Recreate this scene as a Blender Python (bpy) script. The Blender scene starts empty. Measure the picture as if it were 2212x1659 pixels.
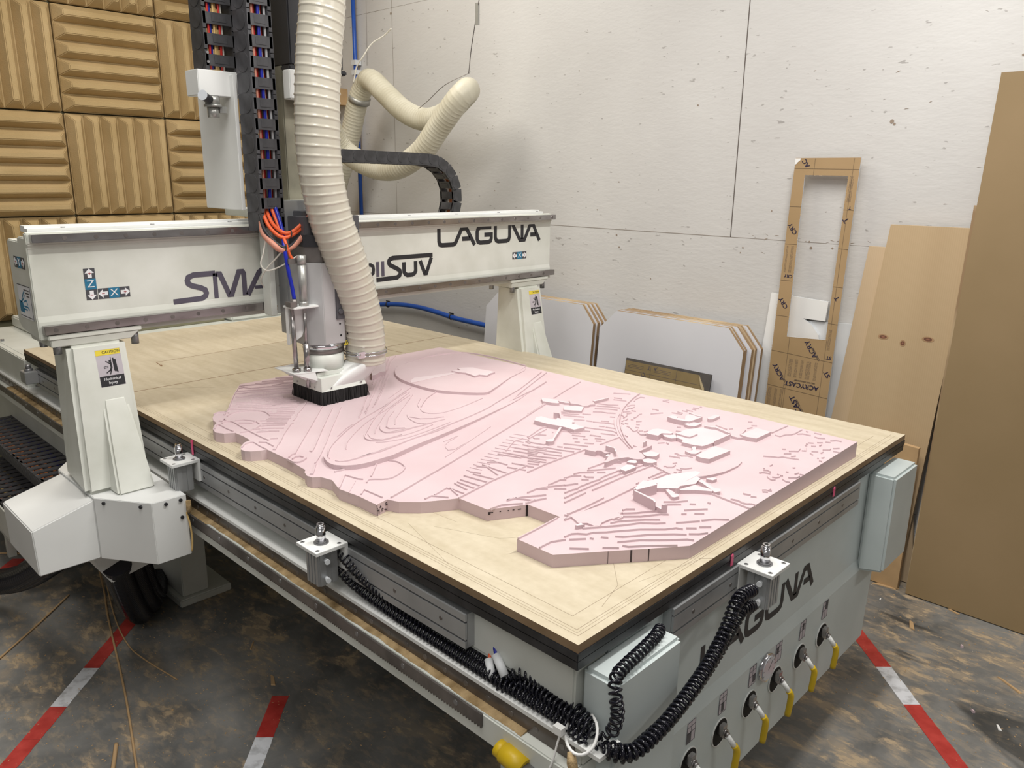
import bpy, bmesh, math, random
from mathutils import Vector, Matrix

# ---------------------------------------------------------------- camera, world, lights
SC = bpy.context.scene
C = SC.collection
SC.view_settings.view_transform = 'Standard'
SC.view_settings.look = 'None'
SC.view_settings.gamma = 1.0
SC.view_settings.use_curve_mapping = False
SC.view_settings.exposure = -0.07
H = 0.85            # height of the spoilboard's top above the floor


def make_camera():
    yaw, pitch, roll = 0.7679, 0.2608, 0.0122
    cy, sy, cp, sp = math.cos(yaw), math.sin(yaw), math.cos(pitch), math.sin(pitch)
    f = Vector((cy * cp, sy * cp, -sp))
    r = Vector((sy, -cy, 0))
    u = r.cross(f)
    cr, sr = math.cos(roll), math.sin(roll)
    r2, u2 = cr * r + sr * u, -sr * r + cr * u
    cam = bpy.data.cameras.new('camera')
    cam.sensor_width = 36.0
    cam.lens = 1679.5 / 2212 * 36.0
    cam.clip_start = 0.02
    o = bpy.data.objects.new('camera', cam)
    m = Matrix((r2, u2, -f)).transposed().to_4x4()
    m.translation = Vector((-0.8726, -0.6867, 0.73 + H))
    o.matrix_world = m
    C.objects.link(o)
    SC.camera = o


make_camera()
world = bpy.data.worlds.new('workshop_air')
SC.world = world
world.use_nodes = True
bg = world.node_tree.nodes['Background']
bg.inputs[0].default_value = (1.0, 0.965, 0.92, 1)
bg.inputs[1].default_value = 0.20


def area(name, loc, aim, sx, sy, power, col=(1, .97, .92)):
    l = bpy.data.lights.new(name, 'AREA')
    l.shape = 'RECTANGLE'
    l.size, l.size_y = sx, sy
    l.energy = power
    l.color = col
    o = bpy.data.objects.new(name, l)
    o.location = loc
    d = Vector(aim) - Vector(loc)
    o.rotation_euler = d.to_track_quat('-Z', 'Y').to_euler()
    C.objects.link(o)
    return o


area('ceiling_lamp_front', (0.95, -0.05, 3.3), (0.95, 0.3, 0.9), 1.2, 0.14, 52)
area('ceiling_lamp_back', (0.75, 2.75, 3.3), (0.75, 2.4, 0.0), 2.0, 0.8, 52, (1, .94, .84))
area('ceiling_lamp_left', (-1.8, -0.9, 3.0), (-0.1, 1.6, 0.9), 2.2, 0.5, 24)
area('overhead_fill_middle', (-0.45, 0.5, 3.5), (-0.4, 0.6, 0.0), 0.3, 1.8, 42)  # unseen fill light added overhead to brighten the upward faces
area('ceiling_lamp_far', (2.0, -2.6, 3.3), (2.0, -0.6, 0.5), 1.2, 0.3, 24)


# ---------------------------------------------------------------- materials
def nt(name):
    m = bpy.data.materials.new(name)
    m.use_nodes = True
    t = m.node_tree
    return m, t, t.nodes['Principled BSDF']


def col4(c):
    return (c[0], c[1], c[2], 1)


def noise_mat(name, c1, c2, scale=8, detail=4, rough=.5, metal=0, stretch=(1, 1, 1), bump=0, lo=.35, hi=.65, bscale=None, spec=.5, coat=0):
    m, t, b = nt(name)
    n = t.nodes
    tc = n.new('ShaderNodeTexCoord')
    mp = n.new('ShaderNodeMapping')
    mp.inputs['Scale'].default_value = stretch
    t.links.new(tc.outputs['Object'], mp.inputs[0])
    nz = n.new('ShaderNodeTexNoise')
    nz.inputs['Scale'].default_value = scale
    nz.inputs['Detail'].default_value = detail
    t.links.new(mp.outputs[0], nz.inputs[0])
    r = n.new('ShaderNodeValToRGB')
    r.color_ramp.elements[0].position = lo
    r.color_ramp.elements[1].position = hi
    r.color_ramp.elements[0].color = col4(c1)
    r.color_ramp.elements[1].color = col4(c2)
    t.links.new(nz.outputs[0], r.inputs[0])
    t.links.new(r.outputs[0], b.inputs['Base Color'])
    b.inputs['Roughness'].default_value = rough
    b.inputs['Metallic'].default_value = metal
    b.inputs['Specular IOR Level'].default_value = spec
    b.inputs['Coat Weight'].default_value = coat
    if bump:
        nb = n.new('ShaderNodeTexNoise')
        nb.inputs['Scale'].default_value = bscale or scale * 4
        nb.inputs['Detail'].default_value = 5
        t.links.new(mp.outputs[0], nb.inputs[0])
        bp = n.new('ShaderNodeBump')
        bp.inputs['Strength'].default_value = bump
        bp.inputs['Distance'].default_value = .004
        t.links.new(nb.outputs[0], bp.inputs['Height'])
        t.links.new(bp.outputs[0], b.inputs['Normal'])
    return m


def flat(name, c, rough=.5, metal=0, spec=.5):
    return noise_mat(name, tuple(x * .9 for x in c), tuple(min(1, x * 1.06) for x in c), 12, 3, rough, metal, spec=spec)


class M:
    pass


M.white = noise_mat('machine_white', (.60, .62, .575), (.70, .72, .68), 5, 6, .38, bump=.05)
M.white2 = noise_mat('sheet_white', (.70, .71, .70), (.77, .78, .77), 3, 4, .42)
M.pale = noise_mat('machine_pale_blue', (.50, .56, .56), (.57, .63, .63), 4, 5, .4, bump=.04)
M.cream = noise_mat('gantry_white', (.58, .59, .53), (.70, .71, .66), 6, 6, .38, bump=.05)
M.black = noise_mat('black_phenolic', (.012, .012, .014), (.03, .03, .034), 20, 4, .38)
M.plastic = noise_mat('black_plastic', (.035, .035, .038), (.06, .06, .065), 25, 4, .5, bump=.05)
M.plasticg = noise_mat('dusty_black_plastic', (.05, .05, .055), (.10, .10, .11), 18, 5, .55, bump=.06)
M.rubber = flat('glossy_black_tube', (.008, .008, .014), .12)
M.bristle = noise_mat('brush_bristle', (.005, .005, .006), (.02, .02, .02), 150, 2, .7, stretch=(1, 1, .05))
M.railb = noise_mat('oily_rail', (.11, .095, .085), (.17, .15, .14), 9, 4, .25, .6)
M.steel = noise_mat('rail_steel', (.27, .25, .245), (.40, .385, .385), 9, 4, .22, .85, stretch=(1, 1, 3))
M.dsteel = noise_mat('dark_steel', (.13, .12, .115), (.22, .20, .19), 12, 4, .4, .6)
M.alu = noise_mat('aluminium', (.36, .37, .38), (.46, .47, .48), 8, 3, .38, .55)
M.alug = flat('aluminium_groove', (.10, .10, .11), .5, .3)
M.chrome = flat('chrome', (.62, .62, .64), .12, 1)
M.cyl = flat('cylinder_grey', (.40, .40, .38), .35, .5)
M.bolt = flat('zinc_bolt', (.28, .28, .29), .35, .7)
M.dark = flat('dark_hole', (.006, .006, .006), .8)
M.orange = flat('orange_cable', (.75, .12, .035), .4)
M.orange2 = flat('copper_cable', (.65, .22, .07), .45)
M.red = flat('red_cable', (.5, .02, .015), .35)
M.salmon = flat('dusty_salmon_cable', (.55, .24, .17), .5)
M.blue = flat('blue_cable', (.01, .02, .35), .35)
M.bluep = flat('blue_pipe', (.02, .09, .42), .3)
M.grey = flat('grey_cable', (.45, .45, .47), .4)
M.whitec = flat('white_cable', (.75, .73, .66), .4)
M.yellowc = flat('yellow_cable', (.65, .45, .18), .4)
M.yellow = flat('yellow_grip', (.62, .42, .01), .42)
M.tan = noise_mat('foam_tan', (.41, .295, .145), (.50, .37, .20), 3, 5, .92, bump=.35, bscale=160, spec=.1)
M.dust = noise_mat('sawdust', (.24, .165, .08), (.44, .32, .175), 30, 6, .95, bump=1, spec=.1)
M.pink = noise_mat('pink_tape', (.75, .08, .2), (.8, .12, .26), 5, 2, .5)
M.glass = flat('gauge_face', (.55, .58, .62), .15)
M.ink = flat('ink_black', (.02, .02, .024), .5)
M.inkp = flat('ink_purple_grey', (.09, .08, .11), .5)
M.inkr = flat('ink_red', (.35, .03, .03), .5)
M.inkb = flat('ink_blue', (.02, .17, .30), .5)
M.inkg = flat('ink_grey', (.07, .07, .08), .5)
M.inkw = flat('ink_white', (.80, .80, .82), .5)
M.inky = flat('ink_yellow', (.75, .60, .05), .5)
M.inkl = flat('sticker_lilac', (.50, .46, .50), .4)
M.tape_w = noise_mat('tape_white', (.45, .46, .48), (.70, .72, .76), 25, 6, .5, lo=.35, hi=.5)
M.tape_r = noise_mat('tape_red', (.38, .025, .02), (.50, .05, .04), 25, 6, .5)
M.wood_c = flat('offcut_wood', (.50, .33, .17), .8)
M.kraft = noise_mat('kraft_paper', (.35, .235, .115), (.40, .27, .14), 3, 3, .6)
M.plyedge = noise_mat('plywood_edge', (.30, .20, .11), (.62, .48, .30), 2, 2, .8, stretch=(6, 1, 1), lo=.45, hi=.55)
M.laminate = noise_mat('white_laminate', (.66, .66, .70), (.70, .70, .74), 2, 3, .35)
M.foamcore = noise_mat('white_foam_board', (.80, .80, .79), (.86, .86, .85), 3, 3, .6)
M.foamcore2 = noise_mat('bluish_white_board', (.62, .65, .68), (.72, .74, .76), 5, 5, .6)
M.mdf = noise_mat('brown_mdf', (.265, .185, .092), (.30, .21, .11), 2, 5, .7, bump=.03, bscale=300)
M.mdfedge = noise_mat('mdf_edge', (.20, .13, .07), (.28, .19, .11), 12, 4, .85)
M.hose2 = noise_mat('aged_hose', (.55, .515, .40), (.67, .64, .53), 6, 4, .45)


def hose_material():
    m, t, b = nt('clear_ribbed_hose')
    b.inputs['Base Color'].default_value = (.74, .69, .56, 1)
    b.inputs['Roughness'].default_value = .22
    b.inputs['Coat Weight'].default_value = .4
    n = t.nodes
    tc = n.new('ShaderNodeTexCoord')
    nz = n.new('ShaderNodeTexNoise')
    nz.inputs['Scale'].default_value = 7
    t.links.new(tc.outputs['Object'], nz.inputs[0])
    r = n.new('ShaderNodeValToRGB')
    r.color_ramp.elements[0].color = (.48, .45, .37, 1)
    r.color_ramp.elements[1].color = (.63, .595, .51, 1)
    t.links.new(nz.outputs[0], r.inputs[0])
    t.links.new(r.outputs[0], b.inputs['Base Color'])
    return m


M.hose = hose_material()


def osb_material():
    """painted OSB: faint strands as bump, scattered dark scratches"""
    m, t, b = nt('white_painted_osb')
    n = t.nodes
    L = t.links.new
    tc = n.new('ShaderNodeTexCoord')
    base = n.new('ShaderNodeTexNoise')
    base.inputs['Scale'].default_value = 1.1
    base.inputs['Detail'].default_value = 5
    L(tc.outputs['Object'], base.inputs[0])
    ramp = n.new('ShaderNodeValToRGB')
    ramp.color_ramp.elements[0].position = .3
    ramp.color_ramp.elements[1].position = .7
    ramp.color_ramp.elements[0].color = (.57, .56, .55, 1)
    ramp.color_ramp.elements[1].color = (.67, .665, .655, 1)
    L(base.outputs[0], ramp.inputs[0])
    cur = ramp.outputs[0]
    hts = []
    for i, (rot, sc, lo, hi, dk) in enumerate(((.45, 15, .745, .78, .72), (-.6, 17, .755, .79, .66), (1.3, 14, .765, .80, .7), (2.2, 16, .76, .79, .75))):
        mp = n.new('ShaderNodeMapping')
        mp.inputs['Rotation'].default_value = (rot, 0, 0)
        mp.inputs['Location'].default_value = (i * 3.1, i * 7.7, i * 1.3)
        mp.inputs['Scale'].default_value = (1, .9, 2.4)
        L(tc.outputs['Object'], mp.inputs[0])
        nz = n.new('ShaderNodeTexNoise')
        nz.inputs['Scale'].default_value = sc
        nz.inputs['Detail'].default_value = 2.5
        nz.inputs['Roughness'].default_value = .7
        L(mp.outputs[0], nz.inputs[0])
        mr = n.new('ShaderNodeMapRange')
        mr.inputs['From Min'].default_value = lo - .05
        mr.inputs['From Max'].default_value = hi - .05
        L(nz.outputs[0], mr.inputs[0])
        mx = n.new('ShaderNodeMix')
        mx.data_type = 'RGBA'
        mx.blend_type = 'MULTIPLY'
        L(mr.outputs[0], mx.inputs[0])
        L(cur, mx.inputs[6])
        mx.inputs[7].default_value = (dk * .9, dk * .88, dk * .87, 1)
        cur = mx.outputs[2]
        hts.append(nz.outputs[0])
    L(cur, b.inputs['Base Color'])
    ad = n.new('ShaderNodeMath')
    ad.operation = 'ADD'
    L(hts[0], ad.inputs[0])
    L(hts[1], ad.inputs[1])
    bp = n.new('ShaderNodeBump')
    bp.inputs['Strength'].default_value = .16
    bp.inputs['Distance'].default_value = .006
    L(ad.outputs[0], bp.inputs['Height'])
    L(bp.outputs[0], b.inputs['Normal'])
    b.inputs['Roughness'].default_value = .6
    return m


def floor_material():
    m, t, b = nt('dusty_concrete')
    n = t.nodes
    L = t.links.new
    tc = n.new('ShaderNodeTexCoord')

    def noise(scale, detail, dist=0, rot=0, st=(1, 1, 1)):
        mp = n.new('ShaderNodeMapping')
        mp.inputs['Rotation'].default_value = (0, 0, rot)
        mp.inputs['Scale'].default_value = st
        L(tc.outputs['Object'], mp.inputs[0])
        z = n.new('ShaderNodeTexNoise')
        z.inputs['Scale'].default_value = scale
        z.inputs['Detail'].default_value = detail
        z.inputs['Roughness'].default_value = .62
        z.inputs['Distortion'].default_value = dist
        L(mp.outputs[0], z.inputs[0])
        return z.outputs[0]

    def ramp(src, lo, hi, c1, c2):
        r = n.new('ShaderNodeValToRGB')
        r.color_ramp.elements[0].position = lo
        r.color_ramp.elements[1].position = hi
        r.color_ramp.elements[0].color = col4(c1)
        r.color_ramp.elements[1].color = col4(c2)
        L(src, r.inputs[0])
        return r.outputs[0]
    base = ramp(noise(3.0, 10, .4), .34, .64, (.088, .089, .087), (.235, .232, .222))
    fine = ramp(noise(42, 12, .3, .5, (1, .45, 1)), .50, .60, (0, 0, 0), (1, 1, 1))
    cloud = ramp(noise(1.9, 6, .8), .36, .56, (0, 0, 0), (1, 1, 1))
    dens = ramp(noise(11, 12, .5, .7, (1, .55, 1)), .50, .60, (0, 0, 0), (1, 1, 1))
    mul = n.new('ShaderNodeMath')
    mul.operation = 'MULTIPLY'
    L(cloud, mul.inputs[0])
    L(dens, mul.inputs[1])
    add = n.new('ShaderNodeMath')
    add.operation = 'ADD'
    L(mul.outputs[0], add.inputs[0])
    add.inputs[1].default_value = .22
    mul2 = n.new('ShaderNodeMath')
    mul2.operation = 'MULTIPLY'
    L(fine, mul2.inputs[0])
    L(add.outputs[0], mul2.inputs[1])
    m3 = n.new('ShaderNodeMath')
    m3.operation = 'MULTIPLY_ADD'
    L(mul.outputs[0], m3.inputs[0])
    m3.inputs[1].default_value = .55
    L(mul2.outputs[0], m3.inputs[2])
    m3.use_clamp = True
    mul2 = m3
    mx = n.new('ShaderNodeMix')
    mx.data_type = 'RGBA'
    L(mul2.outputs[0], mx.inputs[0])
    L(base, mx.inputs[6])
    mx.inputs[7].default_value = (.44, .34, .225, 1)
    # black scuff strokes
    sc = ramp(noise(2.1, 3, 2.6, .5, (1, .3, 1)), .60, .66, (0, 0, 0), (.75, .75, .75))
    mx2 = n.new('ShaderNodeMix')
    mx2.data_type = 'RGBA'
    L(sc, mx2.inputs[0])
    L(mx.outputs[2], mx2.inputs[6])
    mx2.inputs[7].default_value = (.024, .025, .025, 1)
    # pale crumbs
    vo = n.new('ShaderNodeTexVoronoi')
    vo.inputs['Scale'].default_value = 34
    L(tc.outputs['Object'], vo.inputs[0])
    cr = ramp(vo.outputs['Distance'], .035, .07, (1, 1, 1), (0, 0, 0))
    mx3 = n.new('ShaderNodeMix')
    mx3.data_type = 'RGBA'
    L(cr, mx3.inputs[0])
    L(mx2.outputs[2], mx3.inputs[6])
    mx3.inputs[7].default_value = (.48, .42, .34, 1)
    L(mx3.outputs[2], b.inputs['Base Color'])
    bp = n.new('ShaderNodeBump')
    bp.inputs['Strength'].default_value = .5
    bp.inputs['Distance'].default_value = .002
    L(mul2.outputs[0], bp.inputs['Height'])
    L(bp.outputs[0], b.inputs['Normal'])
    b.inputs['Roughness'].default_value = .55
    return m


def spoil_material():
    m, t, b = nt('spoilboard_mdf')
    n = t.nodes
    L = t.links.new
    tc = n.new('ShaderNodeTexCoord')
    mp = n.new('ShaderNodeMapping')
    mp.inputs['Scale'].default_value = (9, 1.4, 1)
    L(tc.outputs['Object'], mp.inputs[0])
    z = n.new('ShaderNodeTexNoise')
    z.inputs['Scale'].default_value = 3.5
    z.inputs['Detail'].default_value = 8
    L(mp.outputs[0], z.inputs[0])
    z2 = n.new('ShaderNodeTexNoise')
    z2.inputs['Scale'].default_value = 60
    z2.inputs['Detail'].default_value = 6
    L(tc.outputs['Object'], z2.inputs[0])
    ad = n.new('ShaderNodeMath')
    ad.operation = 'MULTIPLY_ADD'
    L(z2.outputs[0], ad.inputs[0])
    ad.inputs[1].default_value = .5
    L(z.outputs[0], ad.inputs[2])
    r = n.new('ShaderNodeValToRGB')
    r.color_ramp.elements[0].position = .5
    r.color_ramp.elements[1].position = .95
    r.color_ramp.elements[0].color = (.485, .415, .295, 1)
    r.color_ramp.elements[1].color = (.585, .515, .39, 1)
    L(ad.outputs[0], r.inputs[0])
    L(r.outputs[0], b.inputs['Base Color'])
    b.inputs['Roughness'].default_value = .6
    return m


def pine_material(name, c1, c2):
    m, t, b = nt(name)
    n = t.nodes
    L = t.links.new
    tc = n.new('ShaderNodeTexCoord')
    mp = n.new('ShaderNodeMapping')
    mp.inputs['Scale'].default_value = (1, 1, .05)
    L(tc.outputs['Object'], mp.inputs[0])
    w = n.new('ShaderNodeTexWave')
    w.bands_direction = 'Y'
    w.inputs['Scale'].default_value = 42
    w.inputs['Distortion'].default_value = 3.5
    w.inputs['Detail'].default_value = 3
    w.inputs['Detail Scale'].default_value = .6
    L(mp.outputs[0], w.inputs[0])
    z = n.new('ShaderNodeTexNoise')
    z.inputs['Scale'].default_value = 6
    L(mp.outputs[0], z.inputs[0])
    ad = n.new('ShaderNodeMath')
    ad.operation = 'MULTIPLY_ADD'
    L(w.outputs['Fac'], ad.inputs[0])
    ad.inputs[1].default_value = .16
    L(z.outputs[0], ad.inputs[2])
    r = n.new('ShaderNodeValToRGB')
    r.color_ramp.elements[0].position = .3
    r.color_ramp.elements[1].position = .9
    r.color_ramp.elements[0].color = col4(c1)
    r.color_ramp.elements[1].color = col4(c2)
    L(ad.outputs[0], r.inputs[0])
    L(r.outputs[0], b.inputs['Base Color'])
    b.inputs['Roughness'].default_value = .55
    return m


M.osb = osb_material()
M.floor = floor_material()
M.spoil = spoil_material()
M.pine = pine_material('pine_face', (.54, .405, .245), (.46, .33, .19))
M.pine2 = pine_material('pine_pale', (.60, .46, .30), (.54, .40, .25))
M.pinkfoam = noise_mat('pink_rigid_foam', (.595, .46, .485), (.635, .505, .53), 5, 6, .75, spec=.25, bump=.05, bscale=260)
M.backwall = noise_mat('grey_green_block_wall', (.16, .15, .09), (.20, .19, .12), 3, 4, .8)


# ---------------------------------------------------------------- mesh helpers
class MB:
    """collects shapes in world coordinates; build() links them as one mesh object"""

    def __init__(s):
        s.bm = bmesh.new()
        s.mi = 0

    def face(s, vs):
        try:
            f = s.bm.faces.new(vs)
            f.material_index = s.mi
            return f
        except ValueError:
            return None

    def box(s, x0, x1, y0, y1, z0, z1, R=None):
        P = [Vector(p) for p in ((x0, y0, z0), (x1, y0, z0), (x1, y1, z0), (x0, y1, z0), (x0, y0, z1), (x1, y0, z1), (x1, y1, z1), (x0, y1, z1))]
        if R is not None:
            P = [R @ p for p in P]
        v = [s.bm.verts.new(p) for p in P]
        for q in ((3, 2, 1, 0), (4, 5, 6, 7), (0, 1, 5, 4), (1, 2, 6, 5), (2, 3, 7, 6), (3, 0, 4, 7)):
            s.face([v[i] for i in q])
        return s

    def hexa(s, bot, top):
        """bot/top: matching rings of points"""
        a = [s.bm.verts.new(p) for p in bot]
        b = [s.bm.verts.new(p) for p in top]
        n = len(a)
        s.face(a[::-1])
        s.face(b)
        for i in range(n):
            s.face([a[i], a[(i + 1) % n], b[(i + 1) % n], b[i]])
        return s

    def prism(s, pts, z0, z1, axis='z'):
        def P(a, b, c):
            return {'z': (a, b, c), 'y': (a, c, b), 'x': (c, a, b)}[axis]
        return s.hexa([P(a, b, z0) for a, b in pts], [P(a, b, z1) for a, b in pts])

    def cyl(s, p0, p1, r, n=24, r1=None, caps=True):
        p0, p1 = Vector(p0), Vector(p1)
        d = (p1 - p0).normalized()
        up = Vector((0, 0, 1)) if abs(d.z) < .9 else Vector((1, 0, 0))
        a = d.cross(up).normalized()
        b = d.cross(a)
        r1 = r if r1 is None else r1
        A, B = [], []
        for i in range(n):
            t = 2 * math.pi * i / n
            o = math.cos(t) * a + math.sin(t) * b
            A.append(s.bm.verts.new(p0 + o * r))
            B.append(s.bm.verts.new(p1 + o * r1))
        for i in range(n):
            f = s.face([A[i], A[(i + 1) % n], B[(i + 1) % n], B[i]])
            if f:
                f.smooth = True
        if caps:
            s.face(A[::-1])
            s.face(B)
        return s

    def sweep(s, pts, rad, n=10, closed=False, radf=None):
        pts = [Vector(p) for p in pts]
        N = len(pts)
        rings = []
        prev = None
        for i, p in enumerate(pts):
            if closed:
                d = (pts[(i + 1) % N] - pts[i - 1]).normalized()
            else:
                d = (pts[min(i + 1, N - 1)] - pts[max(i - 1, 0)]).normalized()
            if prev is None:
                up = Vector((0, 0, 1)) if abs(d.z) < .9 else Vector((1, 0, 0))
                a = d.cross(up).normalized()
            else:
                a = (prev - d * prev.dot(d))
                a = a.normalized() if a.length > 1e-6 else d.orthogonal().normalized()
            prev = a
            b = d.cross(a)
            ring = []
            for k in range(n):
                t = 2 * math.pi * k / n
                r = radf(i, k, n) if radf else (rad if not hasattr(rad, '__len__') else rad[i])
                ring.append(s.bm.verts.new(p + (math.cos(t) * a + math.sin(t) * b) * r))
            rings.append(ring)
        M_ = N if closed else N - 1
        for i in range(M_):
            A, B = rings[i], rings[(i + 1) % N]
            for k in range(n):
                f = s.face([A[k], A[(k + 1) % n], B[(k + 1) % n], B[k]])
                if f:
                    f.smooth = True
        if not closed:
            s.face(rings[0][::-1])
            s.face(rings[-1])
        return s

    def build(s, name, mat, parent=None, bevel=0, kind=None):
        bm = s.bm
        bmesh.ops.recalc_face_normals(bm, faces=bm.faces[:])
        if bevel:
            bmesh.ops.bevel(bm, geom=[e for e in bm.edges if e.is_manifold and e.calc_face_angle(0) > .6], offset=bevel, segments=2, affect='EDGES', clamp_overlap=True)
        if parent is not None:
            org = Vector(parent['_org'])
        else:
            xs = [v.co for v in bm.verts]
            org = Vector((sum(v.x for v in xs) / len(xs), sum(v.y for v in xs) / len(xs), min(v.z for v in xs)))
        for v in bm.verts:
            v.co -= org
        me = bpy.data.meshes.new(name)
        bm.to_mesh(me)
        bm.free()
        for mm in (mat if isinstance(mat, (list, tuple)) else [mat]):
            me.materials.append(mm)
        o = bpy.data.objects.new(name, me)
        C.objects.link(o)
        if parent is not None:
            o.parent = parent
            o['_org'] = tuple(org)
        else:
            o.location = org
            o['_org'] = tuple(org)
        if kind:
            o['kind'] = kind
        return o


def thing(name, label, cat, loc, group=None):
    o = bpy.data.objects.new(name, None)
    o.empty_display_size = .05
    o.location = loc
    o['_org'] = tuple(loc)
    C.objects.link(o)
    return tag(o, label, cat, group)


def tag(o, label, cat, group=None):
    o['label'] = label
    o['category'] = cat
    if group:
        o['group'] = group
    return o


def spline(pts, n=8):
    """Catmull-Rom through pts"""
    P = [Vector(p) for p in pts]
    P = [P[0] * 2 - P[1]] + P + [P[-1] * 2 - P[-2]]
    out = []
    for i in range(1, len(P) - 2):
        for k in range(n):
            t = k / n
            a, b, c, d = P[i - 1], P[i], P[i + 1], P[i + 2]
            out.append(.5 * ((2 * b) + (c - a) * t + (2 * a - 5 * b + 4 * c - d) * t * t + (3 * b - a - 3 * c + d) * t ** 3))
    out.append(P[-2])
    return out


def resample(pts, step):
    out = [pts[0].copy()]
    acc = 0
    for a, b in zip(pts, pts[1:]):
        L = (b - a).length
        while acc + L >= step:
            t = (step - acc) / L
            a = a.lerp(b, t)
            out.append(a.copy())
            L = (b - a).length
            acc = 0
        acc += L
    return out


def text_mesh(body, size, extrude=.0004):
    cu = bpy.data.curves.new('lettering', 'FONT')
    cu.body = body
    cu.size = size
    cu.align_x = 'CENTER'
    cu.align_y = 'CENTER'
    cu.extrude = extrude
    o = bpy.data.objects.new('lettering', cu)
    C.objects.link(o)
    bpy.context.view_layer.update()
    me = bpy.data.meshes.new_from_object(o.evaluated_get(bpy.context.evaluated_depsgraph_get()))
    bpy.data.objects.remove(o)
    bpy.data.curves.remove(cu)
    return me


def frame(origin, ux, uy):
    """matrix placing local x along ux, local y along uy at origin"""
    ux, uy = Vector(ux).normalized(), Vector(uy).normalized()
    m = Matrix((ux, uy, ux.cross(uy))).transposed().to_4x4()
    m.translation = Vector(origin)
    return m


def add_text(mb, body, size, F, sx=1.0):
    me = text_mesh(body, size)
    tmp = bmesh.new()
    tmp.from_mesh(me)
    vs = {}
    for v in tmp.verts:
        vs[v.index] = mb.bm.verts.new(F @ Vector((v.co.x * sx, v.co.y, v.co.z)))
    for f in tmp.faces:
        mb.face([vs[v.index] for v in f.verts])
    tmp.free()
    bpy.data.meshes.remove(me)


def add_poly2(mb, pts, F, z0=-.0002, z1=.0004):
    mb.hexa([F @ Vector((x, y, z0)) for x, y in pts], [F @ Vector((x, y, z1)) for x, y in pts])


def offset_ribbon(pts, w, closed=False):
    """left and right outlines of a polyline with mitred joints"""
    P = [Vector((p[0], p[1])) for p in pts]
    n = len(P)
    l, r = [], []
    for i in range(n):
        if closed:
            a, b = P[i - 1], P[(i + 1) % n]
        else:
            a, b = P[max(i - 1, 0)], P[min(i + 1, n - 1)]
        d1 = (P[i] - a)
        d2 = (b - P[i])
        if d1.length < 1e-9:
            d1 = d2
        if d2.length < 1e-9:
            d2 = d1
        d1, d2 = d1.normalized(), d2.normalized()
        nn = Vector((-(d1 + d2).y, (d1 + d2).x))
        if nn.length < 1e-6:
            nn = Vector((-d1.y, d1.x))
        nn.normalize()
        c = max(.45, nn.dot(Vector((-d1.y, d1.x))))
        l.append(P[i] + nn * (w / 2 / c))
        r.append(P[i] - nn * (w / 2 / c))
    return l, r


def add_stroke(mb, pts, w, F, closed=False, z0=-.0002, z1=.0004):
    l, r = offset_ribbon(pts, w, closed)
    n = len(l)
    for i in range(n if closed else n - 1):
        j = (i + 1) % n
        mb.hexa([F @ Vector((*q, z0)) for q in (l[i], r[i], r[j], l[j])], [F @ Vector((*q, z1)) for q in (l[i], r[i], r[j], l[j])])

# ================================================================ the room
def struct(name, mb, mat):
    return mb.build(name, mat, kind='structure')


struct('floor', MB().box(-3.5, 2.6, -3.5, 4.5, -.08, 0), M.floor)
o = struct('wall_right', MB().box(2.37, 2.45, -3.5, 4.36, 0, 3.9), M.osb)
struct('wall_back', MB().box(-3.5, 2.37, 4.28, 4.36, 0, 3.9), M.backwall)
# seams between the sheets on the right wall: shallow dark battens of shadow gap
M.gap = flat('seam_gap', (.30, .27, .24), .9)
M.gapd = flat('seam_gap_dark', (.12, .10, .09), .9)
random.seed(3)
for (y0, z0, y1, z1, w, mt) in ((1.085, 1.328, 1.085, 3.8, .0042, M.gapd), (3.52, 1.328, 3.52, 3.8, .003, M.gap), (-3.4, 1.328, 4.2, 1.328, .0028, M.gap), (-3.4, 2.582, 4.2, 2.582, .003, M.gap)):
    mb = MB()
    if y0 == y1:
        mb.box(2.3692, 2.3705, y0 - w / 2, y0 + w / 2, z0, z1)
    else:
        y = y0
        while y < y1:
            d = random.uniform(.1, .5)
            ww = w * random.uniform(.35, 1.2)
            mb.box(2.3692, 2.3705, y, min(y1, y + d), z0 - ww / 2, z0 + ww / 2)
            y += d
    struct('trim_1', mb, mt)
# chipped marks and screw holes on the painted wall
mb = MB()
for (y, z, r) in ((1.02, 1.285, .004), (1.03, 1.262, .003), (1.72, 1.30, .005), (1.70, 1.24, .004), (.72, 1.33, .004), (.71, 1.305, .006), (.62, 1.31, .004), (1.72, 1.56, .003), (2.4, 1.62, .003), (2.9, 1.6, .003), (3.53, 2.55, .008), (3.0, 2.5, .003), (1.3, 1.9, .004), (.45, 1.8, .008), (.44, 1.79, .005), (2.0, 2.1, .003), (.9, 1.45, .003), (.05, 2.0, .004), (1.85, 1.42, .003), (2.6, 1.5, .003), (1.2, .9, .003), (1.5, 1.1, .003)):
    mb.cyl((2.3685, y, z), (2.371, y, z), r, 8)
for k in range(46):
    y, z = random.uniform(-.2, 1.0), 1.328 + random.uniform(.004, .02) if k % 3 else random.uniform(1.0, 2.2)
    a = random.uniform(-.6, .6)
    l_ = random.uniform(.006, .022)
    mb.hexa([(2.3690, y, z), (2.3690, y + l_ * math.cos(a), z + l_ * math.sin(a)), (2.3690, y + l_ * .6, z + l_ * .5 * math.sin(a) + .002)],
            [(2.3708, y, z), (2.3708, y + l_ * math.cos(a), z + l_ * math.sin(a)), (2.3708, y + l_ * .6, z + l_ * .5 * math.sin(a) + .002)])
struct('trim_2', mb, flat('chipped_paint', (.30, .24, .19), .9))

# ================================================================ acoustic foam tiles on the back wall
TP = .558


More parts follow.
